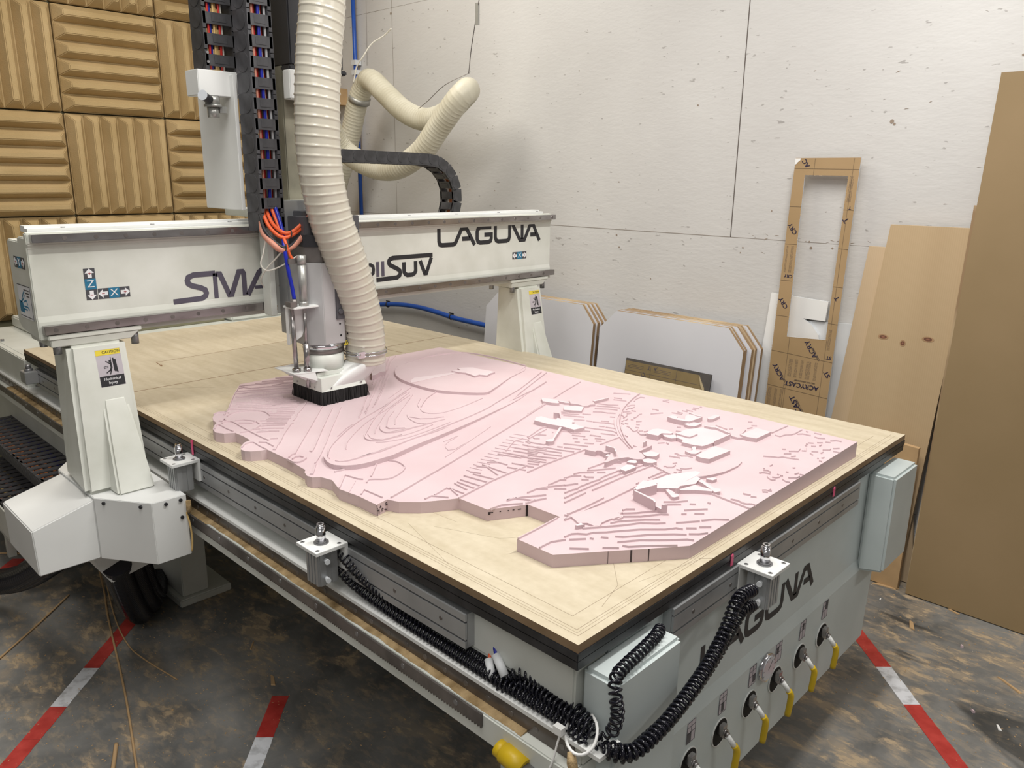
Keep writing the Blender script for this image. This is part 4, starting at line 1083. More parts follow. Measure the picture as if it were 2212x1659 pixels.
FOAM_POLYS=[(6,[(801,1520),(813,1534),(825,1547),(841,1559),(861,1569),(885,1577),(913,1585),(948,1593),(988,1600),(1026,1603),(1062,1599),(1097,1591),(1127,1580),(1151,1570),(1169,1557),(1181,1531),(1184,1485),(1182,1427),(1179,1371),(1184,1318),(1189,1266),(1179,1224),(1143,1198),(1090,1183),(1037,1166),(984,1142),(929,1116),(885,1097),(859,1085),(844,1080),(829,1083),(811,1098),(792,1121),(776,1146),(761,1169),(748,1192),(738,1218),(733,1246),(731,1275),(731,1306),(732,1338),(735,1372),(740,1402),(747,1428),(757,1451),(767,1472),(778,1490),(789,1505)]),(9,[(747,1364),(784,1389),(847,1372),(928,1355),(946,1343),(903,1335),(827,1339),(757,1339),(734,1343)]),(11,[(933,1361),(964,1345),(975,1375),(1003,1363),(1025,1345),(1022,1326),(1027,1298),(1034,1265),(1034,1240),(1007,1237),(979,1224),(966,1250),(941,1248),(947,1278),(949,1304),(939,1326)]),(9,[(1071,1026),(1048,1019),(1016,1012),(981,1003),(946,991),(908,977),(873,964),(844,955),(818,947),(782,938),(730,925),(669,910),(611,896),(560,885),(513,876),(468,868),(427,861),(388,855),(353,849),(320,842),(291,835),(267,830),(251,828),(240,829),(228,829),(213,828),(196,828),(181,829),(167,832),(155,836),(144,842),(134,849),(126,857),(120,866),(116,874),(115,883),(115,893),(117,905),(121,917),(125,929),(129,939),(134,947),(139,954),(145,960),(150,965),(152,965),(147,956),(139,942),(133,928),(130,915),(130,903),(132,891),(139,880),(148,870),(158,862),(165,857),(173,853),(188,852),(216,852),(252,854),(289,858),(324,864),(360,872),(395,880),(428,886),(460,892),(494,898),(530,906),(567,914),(605,923),(643,931),(681,939),(727,949),(784,963),(847,980),(909,998),(971,1019),(1032,1040),(1074,1052),(1089,1049),(1085,1037)]),(9,[(913,908),(923,887),(932,856),(912,830),(905,830),(895,848),(887,877)]),(7,[(930,849),(938,839),(942,819),(938,808),(930,821),(928,844)]),(6,[(966,835),(1040,857),(1047,843),(1064,837),(1067,823),(1076,761),(1064,765),(1011,767),(1008,773),(984,744),(971,752),(957,751),(943,756),(945,779),(936,804),(956,825)]),(8,[(895,797),(926,779),(938,752),(897,728),(880,752),(867,772)]),(9,[(1000,767),(1065,758),(1063,752),(1000,759)]),(18,[(804,759),(814,743),(812,741),(784,715),(811,743),(803,756)]),(12,[(722,761),(749,778),(766,774),(766,748),(770,720),(787,730),(793,719),(807,691),(797,675),(779,667),(777,618),(738,625),(737,669),(735,675),(724,711)]),(11,[(739,678),(739,670),(645,618),(638,611),(626,607),(617,613),(616,622),(624,628),(639,625),(642,621)]),(16,[(781,667),(787,666),(784,662),(776,661)]),(13,[(635,502),(652,506),(671,512),(686,511),(690,496),(682,479),(671,468),(665,443),(677,434),(704,420),(752,420),(784,413),(788,398),(722,394),(716,380),(701,361),(684,355),(673,363),(668,372),(668,389),(647,400),(633,405),(601,405),(595,408),(619,419),(660,438),(649,446),(656,467),(650,475),(640,472),(637,486)]),(28,[(668,460),(668,432),(649,413),(644,412),(664,431),(663,457)]),(26,[(758,407),(776,407),(773,405),(755,403)]),(12,[(642,440),(653,441),(656,428),(648,420),(638,430),(637,435)]),(12,[(722,384),(733,379),(749,373),(749,349),(725,343),(716,349),(709,360),(710,369)]),(11,[(684,359),(701,351),(707,335),(697,322),(682,325),(674,334),(673,344)]),(10,[(647,378),(664,378),(671,366),(662,356),(653,357),(647,368)]),(10,[(598,362),(632,367),(640,356),(636,341),(593,342),(594,357)]),(9,[(602,412),(641,411),(646,393),(638,408),(611,406),(599,408)]),(14,[(853,461),(890,468),(905,460),(913,439),(906,410),(895,410),(879,430),(854,424),(851,439),(848,454)]),(10,[(889,436),(894,426),(904,400),(884,385),(871,392),(871,415)]),(9,[(915,405),(967,408),(1019,383),(1030,360),(1035,350),(1023,301),(937,300),(924,294),(889,297),(876,300),(867,324),(865,356),(883,364),(887,387)]),(14,[(906,402),(904,364),(907,357),(944,356),(947,359),(912,360),(911,367),(912,404)]),(15,[(1007,292),(1000,288),(918,289),(924,293)]),(14,[(1021,381),(1027,358),(1035,350),(1013,295),(1008,296),(1026,347),(1019,356),(1015,377)]),(12,[(799,273),(899,276),(895,229),(800,235),(793,256)]),(7,[(861,323),(874,317),(847,302),(846,296),(851,287),(821,286),(813,295),(819,317),(825,307),(841,308)]),(11,[(1025,271),(1113,268),(1109,223),(1028,224),(1020,248)]),(6,[(1055,313),(1096,316),(1093,290),(1062,281),(1033,278),(1033,254),(1011,270),(1011,290),(1032,304)]),(14,[(1013,499),(1038,498),(1037,479),(1025,474),(1026,459),(1025,447),(1059,466),(1084,467),(1083,440),(1085,425),(1053,426),(1021,429),(1014,440),(1008,465),(1010,485)]),(15,[(1091,474),(1089,439),(1087,427),(1083,425),(1078,437),(1087,472)]),(9,[(1100,417),(1144,417),(1143,400),(1101,399),(1090,406),(1093,412)]),(8,[(1004,437),(1041,431),(1045,403),(1007,404),(1000,420)]),(6,[(645,206),(698,207),(764,223),(805,219),(849,206),(866,192),(861,177),(827,170),(771,172),(738,180),(709,190),(696,206)]),(8,[(584,269),(622,259),(654,257),(686,242),(720,226),(722,209),(710,190),(690,203),(687,192),(648,182),(611,199),(591,198),(561,230),(586,246),(559,252)]),(24,[(489,244),(490,240),(478,180),(466,170),(464,172),(471,181),(485,240)]),(12,[(477,182),(473,158),(467,155),(472,181)]),(23,[(469,157),(474,146),(472,144),(466,155)]),(24,[(495,245),(553,226),(550,223),(492,238)]),(14,[(508,258),(570,274),(575,262),(574,239),(512,254)]),(8,[(571,213),(579,210),(568,175),(560,170),(547,174),(545,179)]),(20,[(570,187),(584,186),(581,183),(568,182)]),(9,[(591,189),(641,178),(638,167),(643,148),(643,131),(634,130),(614,161),(589,185)]),(9,[(669,186),(679,183),(671,169),(654,137),(660,123),(647,116),(633,121),(638,132),(661,172),(664,183)]),(8,[(697,182),(714,168),(710,161),(694,163),(691,177)]),(4,[(318,287),(376,278),(440,268),(418,222),(401,215),(396,205),(367,215),(339,217),(324,210),(315,218),(316,237),(302,250),(310,266)]),(9,[(282,242),(299,241),(298,234),(299,230),(283,237)]),(16,[(753,1595),(823,1639),(840,1631),(802,1577),(754,1514),(734,1519),(697,1496),(682,1497)])]



def foam_top(x, y):
    return H + .0275 + .0165 * min(1, max(0, (x - .35) / .85))


mb = MB()
bm = mb.bm
ring = [(a / 1000, b / 1000) for a, b in FOAM_OUT]
bot = [bm.verts.new((x, y, H + .0002)) for x, y in ring]
top = [bm.verts.new((x, y, H + .03)) for x, y in ring]
tf = bm.faces.new(top)
bm.faces.new(bot[::-1])
n = len(ring)
for i in range(n):
    bm.faces.new((bot[i], bot[(i + 1) % n], top[(i + 1) % n], top[i]))
bm.normal_update()
bmesh.ops.triangulate(bm, faces=[f for f in bm.faces if len(f.verts) > 4], ngon_method='EAR_CLIP')
for xx in (.35, .5, .65, .8, .95, 1.1, 1.2):
    bmesh.ops.bisect_plane(bm, geom=bm.verts[:] + bm.edges[:] + bm.faces[:], plane_co=(xx, 0, 0), plane_no=(1, 0, 0))
for v in bm.verts:
    if v.co.z > H + .01:
        v.co.z = foam_top(v.co.x, v.co.y)


def dense(pts, step=.05):
    out = []
    for a, b in zip(pts, pts[1:]):
        a, b = Vector((a[0], a[1])), Vector((b[0], b[1]))
        k = max(1, int((b - a).length / step))
        out += [a.lerp(b, i / k) for i in range(k)]
    out.append(Vector((pts[-1][0], pts[-1][1])))
    return out


for h, pts in FOAM_LINES:
    P = [(a / 1000, b / 1000) for a, b in pts]
    P = [P[0]] + [b for a, b in zip(P, P[1:]) if (a[0] - b[0]) ** 2 + (a[1] - b[1]) ** 2 > 1e-6]
    if len(P) < 2:
        continue
    P = dense(P)
    h *= .00125
    w = .0042 if h > .0026 else .0030
    if h < .0016:
        w = .002
    l, r = offset_ribbon(P, w)
    l2, r2 = offset_ribbon(P, w * .6)
    vs = []
    for i in range(len(P)):
        z = foam_top(P[i].x, P[i].y)
        vs.append([bm.verts.new((l[i].x, l[i].y, z - .001)), bm.verts.new((l2[i].x, l2[i].y, z + h)), bm.verts.new((r2[i].x, r2[i].y, z + h)), bm.verts.new((r[i].x, r[i].y, z - .001))])
    for a, b in zip(vs, vs[1:]):
        for k in range(3):
            mb.face([a[k], a[k + 1], b[k + 1], b[k]])
    mb.face(vs[0][::-1])
    mb.face(vs[-1])
for h, pts in FOAM_POLYS:
    P = [(a / 1000, b / 1000) for a, b in pts]
    zc = sum(foam_top(*p) for p in P) / len(P)
    h *= .001
    a = [bm.verts.new((x, y, foam_top(x, y) - .002)) for x, y in P]
    b = [bm.verts.new((x, y, zc + h)) for x, y in P]
    n = len(P)
    try:
        f = bm.faces.new(b)
    except ValueError:
        continue
    for i in range(n):
        mb.face([a[i], a[(i + 1) % n], b[(i + 1) % n], b[i]])
    f.normal_update()
    f.material_index = 1 if h > .0065 and len(P) < 30 else 0
    bmesh.ops.triangulate(bm, faces=[f], ngon_method='EAR_CLIP')
M.pinkskin = noise_mat('pink_foam_skin', (.67, .555, .58), (.71, .60, .625), 8, 5, .7, spec=.25)
fo = mb.build('foam_relief_panel', [M.pinkfoam, M.pinkskin])
tag(fo, 'large pink rigid foam slab carved with a relief of airfields and tracks on the worktop', 'foam panel')

# black marker stain and glue seams on the slab's side
mb = MB()


def edge_patch(p, q, t0, t1, z0, z1, out=.0006):
    a, b = Vector((p[0] / 1000, p[1] / 1000)), Vector((q[0] / 1000, q[1] / 1000))
    d = (b - a).normalized()
    nn = Vector((d.y, -d.x))
    if nn.dot(Vector((-1, -1))) < 0:
        nn = -nn
    u, v = a.lerp(b, t0), a.lerp(b, t1)
    mb.hexa([(u.x, u.y, H + z0), (v.x, v.y, H + z0), (v.x, v.y, H + z1), (u.x, u.y, H + z1)],
            [(u.x + nn.x * out, u.y + nn.y * out, H + z0), (v.x + nn.x * out, v.y + nn.y * out, H + z0), (v.x + nn.x * out, v.y + nn.y * out, H + z1), (u.x + nn.x * out, u.y + nn.y * out, H + z1)])


random.seed(4)
E_ = FOAM_OUT
i0 = E_.index((63, 627))
for k in range(16):
    t = random.random() * .9
    z = random.uniform(.002, .024)
    edge_patch(E_[i0], E_[i0 + 1], t, t + random.uniform(.02, .2), z, z + random.uniform(.0006, .0035))
edge_patch(E_[i0], E_[i0 + 1], 0, .06, 0, .026)
i1 = E_.index((220, 439))
edge_patch(E_[i1], E_[i1 + 1], .95, 1, 0, .026)
i2 = E_.index((303, 395))
for t in (.05, .3, .5, .62, .75):
    edge_patch(E_[i2 - 1], E_[i2], t, t + random.uniform(.03, .1), .018, .020)
edge_patch(E_[i2 - 1], E_[i2], 0.02, .08, .014, .021)
edge_patch(E_[i2 - 1], E_[i2], .96, 1, 0, .026)
i3 = E_.index((252, 134))
a_, b_ = (164, 199), (386, 33)
j = E_.index(a_)
for t, w_ in ((.0, .005), (.27, .022), (.49, .012)):
    edge_patch((252, 134), (386, 33), t, t + w_, .001, .027, .0004)
bm2 = mb.bm
for v in bm2.verts:
    v.co -= fo.location
me = bpy.data.meshes.new('marker_stain')
bmesh.ops.recalc_face_normals(bm2, faces=bm2.faces[:])
bm2.to_mesh(me)
bm2.free()
me.materials.append(flat('marker_black', (.05, .035, .04), .7))
o = bpy.data.objects.new('marker_stain', me)
C.objects.link(o)
o.parent = fo

# ================================================================ gantry
ga = thing('router_gantry', 'white gantry beam on two legs spanning the router bed', 'gantry', (.74, 1.68, .64))
mb = MB()
# body: face plane 1.622, ledges for the rails, end outline
prof = [(1.622, 1.158), (1.622, 1.190), (1.625, 1.205), (1.625, 1.385), (1.618, 1.395), (1.618, 1.424), (1.640, 1.426), (1.640, 1.412), (1.70, 1.412), (1.70, 1.400), (1.80, 1.400), (1.80, 1.175), (1.77, 1.155), (1.62, 1.142)]
mb.prism([(a, b) for a, b in prof], -.29, 1.755, axis='x')
mb.build('beam', M.cream, ga, bevel=.003)
mb = MB()
mb.box(-.278, 1.72, 1.640, 1.70, 1.4245, 1.434)
mb.box(-.278, 1.72, 1.664, 1.70, 1.434, 1.440)
mb.mi = 1
for k in range(9):
    mb.cyl((-.19 + k * .235, 1.650, 1.434), (-.19 + k * .235, 1.650, 1.436), .006, 10)
mb.build('top_cover', [M.white2, M.bolt], ga)


def xrail(z0, z1, x0, x1, n, off, plug):
    mb = MB()
    mb.box(x0, x1, 1.597, 1.620, z0, z1)
    mb.mi = 1
    for k in range(n):
        x = off + k * .0775
        if x < x1 - .01:
            mb.cyl((x, 1.5962, (z0 + z1) / 2), (x, 1.5985, (z0 + z1) / 2), .0068, 14)
    mb.mi = 0
    mb.build('guide_rail', [M.steel, M.dsteel], ga, bevel=.0012)


xrail(1.400, 1.421, -.282, 1.757, 26, -.205, 1)
xrail(1.159, 1.182, -.282, 1.757, 27, -.255, 1)


def gantry_leg(x0, x1, sgn):
    mb = MB()
    mb.hexa([(x0 - .025, 1.515, .716), (x1 - .002, 1.515, .716), (x1 - .002, 1.745, .716), (x0 - .005, 1.745, .716)],
            [(x0, 1.596, 1.128), (x1, 1.596, 1.128), (x1, 1.730, 1.128), (x0, 1.730, 1.128)])
    leg = mb.build('leg', M.cream, ga, bevel=.014)
    mb = MB()
    mb.hexa([(x1 - .112, 1.462, .717), (x1 - .012, 1.462, .717), (x1 - .006, 1.60, .717), (x1 - .116, 1.60, .717)],
            [(x1 - .090, 1.562, .965), (x1 - .028, 1.562, .965), (x1 - .020, 1.60, .995), (x1 - .092, 1.60, .995)])
    mb.build('gusset', M.cream, leg, bevel=.006)
    # mounting plate and bolts
    mb = MB()
    mb.box(x0 - .04, x1 + .048, 1.60, 1.79, 1.143, 1.156)
    mb.hexa([(x0 - .034, 1.606, 1.122), (x1 + .018, 1.606, 1.122), (x1 + .018, 1.78, 1.122), (x0 - .034, 1.78, 1.122)],
            [(x0 - .036, 1.602, 1.144), (x1 + .045, 1.602, 1.144), (x1 + .045, 1.785, 1.144), (x0 - .036, 1.785, 1.144)])
    pl = mb.build('mounting_plate', M.cream, ga, bevel=.002)
    for bx_, by_ in ((x0 - .018, 1.617), (x1 + .034, 1.622), (x0 - .016, 1.745), (x1 + .030, 1.76)):
        mb = MB()
        mb.cyl((bx_, by_, 1.140), (bx_, by_, 1.102), .0105, 20)
        mb.mi = 1
        mb.cyl((bx_, by_, 1.1025), (bx_, by_, 1.1015), .006, 6)
        mb.build('bolt', [M.bolt, M.dark], pl)
    # warning sticker
    cx = x1 - .0545
    F = frame((cx, 1.5925, 1.052), (1, 0, 0), (0, -.19, 1))
    F = frame((cx, 1.5815, 1.052), (1, 0, 0), (0, .196, 1))
    mb = MB()
    add_poly2(mb, [(-.033, -.052), (.033, -.052), (.033, .052), (-.033, .052)], F, -.001, .0005)
    mb.mi = 1
    add_poly2(mb, [(-.032, .036), (.032, .036), (.032, .051), (-.032, .051)], F, .0003, .0010)
    mb.mi = 2
    add_text(mb, 'CAUTION', .0105, frame(F @ Vector((.008, .0435, .001)), (1, 0, 0), (0, .196, 1)), 1.0)
    add_poly2(mb, [(-.032, -.051), (.032, -.051), (.032, -.022), (-.032, -.022)], F, .0003, .0010)
    # falling figure, wall bar and slab
    add_poly2(mb, [(.008, .026), (.012, .026), (.013, -.014), (.009, -.010)], F, .0003, .001)
    add_poly2(mb, [(.011, .022), (.017, .022), (.019, -.017), (.013, -.011)], F, .0003, .001)
    add_stroke(mb, [(.004, .030), (.004, .010)], .0018, F, z0=.0003, z1=.001)
    add_stroke(mb, [(-.010, .019), (-.001, .012), (.003, .012)], .0026, F, z0=.0003, z1=.001)
    add_stroke(mb, [(.002, .014), (.003, .000), (-.002, -.010)], .005, F, z0=.0003, z1=.001)
    add_stroke(mb, [(.0, -.006), (-.012, -.014)], .0026, F, z0=.0003, z1=.001)
    add_stroke(mb, [(.002, -.006), (-.003, -.019)], .0026, F, z0=.0003, z1=.001)
    hd = [(.001 + .0030 * math.cos(a * .6), .018 + .0030 * math.sin(a * .6)) for a in range(10)]
    add_poly2(mb, hd, F, .0003, .001)
    add_stroke(mb, [(-.016, -.0005), (-.006, .001), (-.006, .005), (-.016, .0035)], .0014, F, closed=True, z0=.0003, z1=.001)
    mb.mi = 3
    for tx, ty in (('Mechanical', -.031), ('Injury', -.042)):
        add_text(mb, tx, .0105, frame(F @ Vector((0, ty, .0012)), (1, 0, 0), (0, .196, 1)), .95)
    mb.build('warning_sticker', [M.inkl, M.inky, M.ink, M.inkw], ga)


gantry_leg(-.235, -.083, 1)
gantry_leg(1.525, 1.670, -1)

# folded sheet cover round the left drive
poly = [(-.058, 1.352), (-.152, 1.352), (-.248, 1.498), (-.248, 1.80), (-.152, 1.93), (-.058, 1.93)]
mb = MB()
mb.prism(poly, .537, .718)
cov = mb.build('drive_cover', M.white2, ga, bevel=.0015)
mb = MB()
mb.hexa([(-.402, 1.502, .537), (-.248, 1.502, .537), (-.248, 1.775, .537), (-.402, 1.775, .537)], [(-.405, 1.502, .668), (-.248, 1.502, .712), (-.248, 1.775, .712), (-.405, 1.775, .668)])
mb.build('motor_cover', M.white2, cov, bevel=.003)
for (x, y, dx, dy) in ((-.075, 1.3515, 0, -1), (-.115, 1.3515, 0, -1), (-.170, 1.379, -.83, -.55), (-.232, 1.473, -.83, -.55), (-.249, 1.56, -1, 0), (-.249, 1.70, -1, 0)):
    z = .706 if x > -.3 else .65
    mb = MB()
    mb.cyl((x, y, z), (x + dx * .004, y + dy * .004, z), .0048, 12)
    mb.build('screw', M.ink, cov)
mb = MB()
mb.cyl((-.075, 1.3515, .655), (-.075, 1.3475, .655), .0048, 12)
mb.build('screw', M.ink, cov)
# carriage foot, gearbox and bundled conduits under the cover
mb = MB()
mb.prism([(-.25, .535), (-.05, .535), (-.05, .43), (-.20, .40), (-.235, .46)], 1.60, 1.74, axis='y')
mb.build('gearbox', M.white2, ga, bevel=.003)
mb = MB()
mb.sweep(spline([(-.062, 1.356, .672), (-.058, 1.345, .63), (-.056, 1.345, .585), (-.060, 1.345, .548)], 5), .0026, 8)
mb.build('sensor_cable', M.yellowc, ga)
mb = MB()
mb.sweep([(-.056, 1.346, .700), (-.056, 1.346, .672), (-.058, 1.346, .664)], [.0065, .0075, .004], 10)
mb.build('sensor', M.dust, ga)


# stickers with arrows
def arrow(mb, cx, cy, dx, dy, F, s):
    px, py = -dy, dx
    pts = [(-.5, -.22), (.02, -.22), (.02, -.5), (.55, 0), (.02, .5), (.02, .22), (-.5, .22)]
    for tri in ([0, 1, 5, 6], [2, 3, 4]):
        add_poly2(mb, [(cx + s * (pts[i][0] * dx + pts[i][1] * px), cy + s * (pts[i][0] * dy + pts[i][1] * py)) for i in tri], F, .0004, .0011)


def axis_sticker(F, w, h, letter, horizontal, ux, uy, signs=True):
    mb = MB()
    add_poly2(mb, [(-w / 2, -h / 2), (w / 2, -h / 2), (w / 2, h / 2), (-w / 2, h / 2)], F, -.001, .0004)
    mb.mi = 1
    L_ = w if horizontal else h
    q = L_ * .17
    if horizontal:
        add_poly2(mb, [(-q, -h / 2), (q, -h / 2), (q, h / 2), (-q, h / 2)], F, .0002, .0007)
    else:
        add_poly2(mb, [(-w / 2, -q), (w / 2, -q), (w / 2, q), (-w / 2, q)], F, .0002, .0007)
    mb.mi = 2
    s = min(w, h) * .82
    d = L_ * .345
    if horizontal:
        arrow(mb, -d, 0, -1, 0, F, s)
        arrow(mb, d, 0, 1, 0, F, s)
    else:
        arrow(mb, 0, -d, 0, -1, F, s)
        arrow(mb, 0, d, 0, 1, F, s)
    add_text(mb, letter, min(w, h) * .95, frame(F @ Vector((0, 0, .001)), ux, uy), 1.1)
    mb.mi = 3
    for sg in (-1, 1):
        c = (sg * d * 1.0, 0) if horizontal else (0, sg * d * 1.0)
        k = s * .16
        add_stroke(mb, [(c[0] - k, c[1]), (c[0] + k, c[1])], s * .07, F, z0=.0006, z1=.0014)
        if sg > 0:
            add_stroke(mb, [(c[0], c[1] - k), (c[0], c[1] + k)], s * .07, F, z0=.0006, z1=.0014)
    mb.build('axis_sticker', [M.inkg, M.inkb, M.inkw, M.inkr], ga)


ux, uz = (1, 0, 0), (0, 0, 1)
axis_sticker(frame((-.1475, 1.6245, 1.281), ux, uz), .029, .086, 'Z', False, ux, uz)
axis_sticker(frame((-.089, 1.6245, 1.2525), ux, uz), .084, .029, 'X', True, ux, uz)
axis_sticker(frame((1.557, 1.6245, 1.255), ux, uz), .086, .030, 'X', True, ux, uz)
ey = (0, -1, 0)
axis_sticker(frame((-.2905, 1.705, 1.343), ey, uz), .094, .030, 'Y', True, ey, uz)
mb = MB()
F = frame((-.2905, 1.702, 1.237), ey, uz)
add_poly2(mb, [(-.057, -.045), (.057, -.045), (.057, .045), (-.057, .045)], F, -.001, .0004)
mb.mi = 1
for pts in ([(-.057, .045), (.057, .045), (.057, -.045)], [(-.055, -.040), (.052, -.040)]):
    add_stroke(mb, pts, .002, F, z0=.0002, z1=.0009)
for pts in ([(0, .034), (.045, .034)], [(.01, .026), (.045, .026)], [(.02, .018), (.045, .018)]):
    add_stroke(mb, pts, .003, F, z0=.0002, z1=.0009)
mb.mi = 2
add_poly2(mb, [(-.054, -.03), (-.015, -.03), (-.022, -.002), (-.054, .002)], F, .0002, .0009)
for pts in ([(-.03, .005), (-.008, .024), (.004, .03)], [(-.04, -.004), (-.01, .01), (.0, .02)], [(-.012, .0), (.012, .006), (.02, -.006)], [(-.015, -.012), (.02, -.012), (.03, -.018)], [(-.02, -.02), (.012, -.02)]):
    add_stroke(mb, pts, .004, F, z0=.0002, z1=.0009)
mb.build('hazard_sticker', [M.inkw, M.inkg, M.inkb], ga)

FL = frame((1.098, 1.6245, 1.3125), ux, uz)
mb = MB()
laguna(mb, FL, .0752)
mb.build('maker_lettering', M.ink, ga)
# model lettering: left word, right word, red underline
FB = frame((0, 1.6245, 0), ux, uz)
mb = MB()


def Sx(pts, w=.0160):
    add_stroke(mb, pts, w, FB)


Sx([(.207, 1.2835), (.140, 1.2835), (.124, 1.2775), (.120, 1.268), (.122, 1.259), (.132, 1.252), (.160, 1.243), (.172, 1.236), (.175, 1.226), (.172, 1.218), (.160, 1.211), (.073, 1.2085)])
Sx([(.206, 1.2835), (.206, 1.207)], .0135)
Sx([(.208, 1.281), (.222, 1.280), (.248, 1.214), (.256, 1.214), (.284, 1.282), (.296, 1.282), (.300, 1.276), (.300, 1.207)])
Sx([(.310, 1.207), (.352, 1.276), (.360, 1.281), (.368, 1.281), (.374, 1.276), (.402, 1.207)])
Sx([(.335, 1.229), (.385, 1.229)], .010)
Sx([(.420, 1.207), (.420, 1.281), (.465, 1.281), (.475, 1.272), (.475, 1.255), (.465, 1.246), (.425, 1.246)])
Sx([(.450, 1.246), (.480, 1.207)])
Sx([(.525, 1.281), (.60, 1.281)])
Sx([(.56, 1.281), (.56, 1.207)])
mb.build('model_lettering', M.inkp, ga)
mb = MB()
Sx([(.700, 1.207), (.700, 1.281)])
Sx([(.735, 1.290), (.735, 1.207)], .010)
Sx([(.735, 1.268), (.785, 1.268), (.795, 1.262), (.797, 1.250), (.795, 1.238), (.785, 1.232), (.740, 1.232)], .0125)
Sx([(1.074, 1.2865), (.885, 1.2865), (.872, 1.283), (.866, 1.276), (.866, 1.268), (.872, 1.261), (.905, 1.245), (.915, 1.238), (.917, 1.230), (.914, 1.221), (.902, 1.214), (.808, 1.2115)])
Sx([(.935, 1.268), (.935, 1.232), (.940, 1.224), (.950, 1.219), (.975, 1.219), (.985, 1.224), (.990, 1.232), (.990, 1.268)])
Sx([(1.012, 1.268), (1.034, 1.219), (1.042, 1.219), (1.068, 1.277)])
mb.build('model_lettering', M.ink, ga)
mb = MB()
Sx([(.815, 1.277), (.815, 1.223)], .0135)
Sx([(.838, 1.277), (.838, 1.223)], .0135)
mb.build('model_lettering', M.inkp, ga)
mb = MB()
Sx([(.073, 1.1995), (1.072, 1.1995)], .0022)
mb.build('red_underline', M.inkr, ga)

# ================================================================ spindle carriage
ca = thing('spindle_carriage', 'grey router spindle with brush skirt hanging on the gantry beam', 'router head', (.47, 1.5, .88))
mb = MB()
mb.box(.352, .64, 1.572, 1.594, 1.145, 1.50)
mb.box(.345, .365, 1.545, 1.594, 1.145, 1.50)
mb.box(.36, .62, 1.62, 1.84, 1.445, 1.47)
mb.build('carriage_plate', M.white, ca, bevel=.002)
mb = MB()
for z in (1.16, 1.17):
    mb.cyl((.375, 1.5715, z), (.375, 1.569, z), .005, 10)
mb.cyl((.40, 1.5715, 1.165), (.40, 1.569, 1.165), .007, 10)
mb.cyl((.398, 1.5715, 1.235), (.398, 1.569, 1.235), .009, 10)
mb.build('rust_stain', M.dust, ca)
mb = MB()
mb.box(.386, .62, 1.512, 1.566, 1.085, 1.50)
mb.build('slide_plate', M.alu, ca, bevel=.002)
mb = MB()
mb.box(.46, .56, 1.60, 1.66, 1.47, 1.90)
mb.build('column', noise_mat('dusty_casting', (.17, .16, .12), (.28, .265, .20), 9, 4, .6), ca, bevel=.003)
mb = MB()
mb.box(.470, .66, 1.56, 1.68, 1.90, 2.3)
mb.box(.462, .67, 1.555, 1.69, 1.885, 1.90)
mb.build('axis_motor', M.ink, ca, bevel=.004)
mb = MB()
mb.box(.452, .62, 1.54, 1.58, 1.80, 1.885)
mb.mi = 1
for z in (1.818, 1.868):
    mb.cyl((.475, 1.541, z), (.475, 1.535, z), .006, 12)
mb.build('motor_mount', [M.white2, M.dark], ca, bevel=.003)
# ballscrew
mb = MB()
path = [Vector((.462, 1.49, 1.45 + k * .0016)) for k in range(250)]
mb.sweep(path, .009, 10, radf=lambda i, k, n: .009 + .0022 * math.sin(2 * math.pi * (i / 4 + k / n)))
mb.build('ball_screw', M.chrome, ca)
mb = MB()
mb.box(.42, .47, 1.46, 1.53, 1.43, 1.47)
mb.box(.40, .60, 1.42, 1.53, 1.40, 1.455)
mb.build('spindle_clamp', M.alug, ca, bevel=.002)

# spindle body: chamfered block, steel upper part, rings
def octo(x0, x1, y0, y1, c):
    return [(x0 + c, y0), (x1 - c, y0), (x1, y0 + c), (x1, y1), (x0, y1), (x0, y0 + c)]


mb = MB()
mb.prism(octo(.392, .545, 1.385, 1.52, .040), 1.062, 1.318)
mb.build('spindle_body', noise_mat('spindle_grey', (.42, .42, .42), (.52, .52, .53), 6, 3, .4, .25), ca, bevel=.002)
mb = MB()
mb.prism(octo(.402, .535, 1.395, 1.52, .036), 1.318, 1.392)
mb.build('spindle_head', M.dsteel, ca, bevel=.002)
mb = MB()
mb.prism(octo(.399, .538, 1.392, 1.52, .036), 1.366, 1.402)
mb.mi = 1
F = frame((.448, 1.3915, 1.384), ux, uz)
add_text(mb, 'CO', .020, F, 1.2)
add_stroke(mb, [(-.012, -.012), (.03, -.012)], .0012, F)
mb.build('label_band', [M.ink, M.inkb], ca)
mb = MB()
mb.prism([(.475, 1.14), (.535, 1.14), (.535, 1.30), (.475, 1.30)], 1.380, 1.386, axis='y')
mb.cyl((.488, 1.3815, 1.165), (.488, 1.374, 1.165), .0085, 18)
mb.build('recessed_panel', M.alug, ca, bevel=.001)
mb = MB()
mb.cyl((.455, 1.3925, 1.302), (.455, 1.3838, 1.302), .0045, 12)
mb.build('green_dot', flat('green_dot', (.02, .13, .05), .5), ca)
for x, z in ((.488, 1.125), (.510, 1.13), (.490, 1.088), (.515, 1.09)):
    mb = MB()
    mb.cyl((x, 1.3855, z), (x, 1.3838, z), .003, 10)
    mb.build('screw', M.dark, ca)
mb = MB()
mb.cyl((.466, 1.452, 1.046), (.466, 1.452, 1.063), .067, 40)
mb.build('chrome_ring', M.chrome, ca)
mb = MB()
mb.cyl((.466, 1.452, 1.030), (.466, 1.452, 1.047), .064, 40)
mb.build('dark_ring', M.dsteel, ca)
mb = MB()
F = frame((.512, 1.3905, 1.060), ux, uz)
add_poly2(mb, [(-.011, -.008), (.011, -.008), (0, .011)], F)
mb.mi = 1
add_stroke(mb, [(0, .005), (0, -.002)], .002, F, z0=.0003, z1=.001)
add_stroke(mb, [(-.011, -.008), (.011, -.008), (0, .011)], .0012, F, closed=True, z0=.0003, z1=.001)
mb.build('warning_triangle', [M.inky, M.ink], ca)

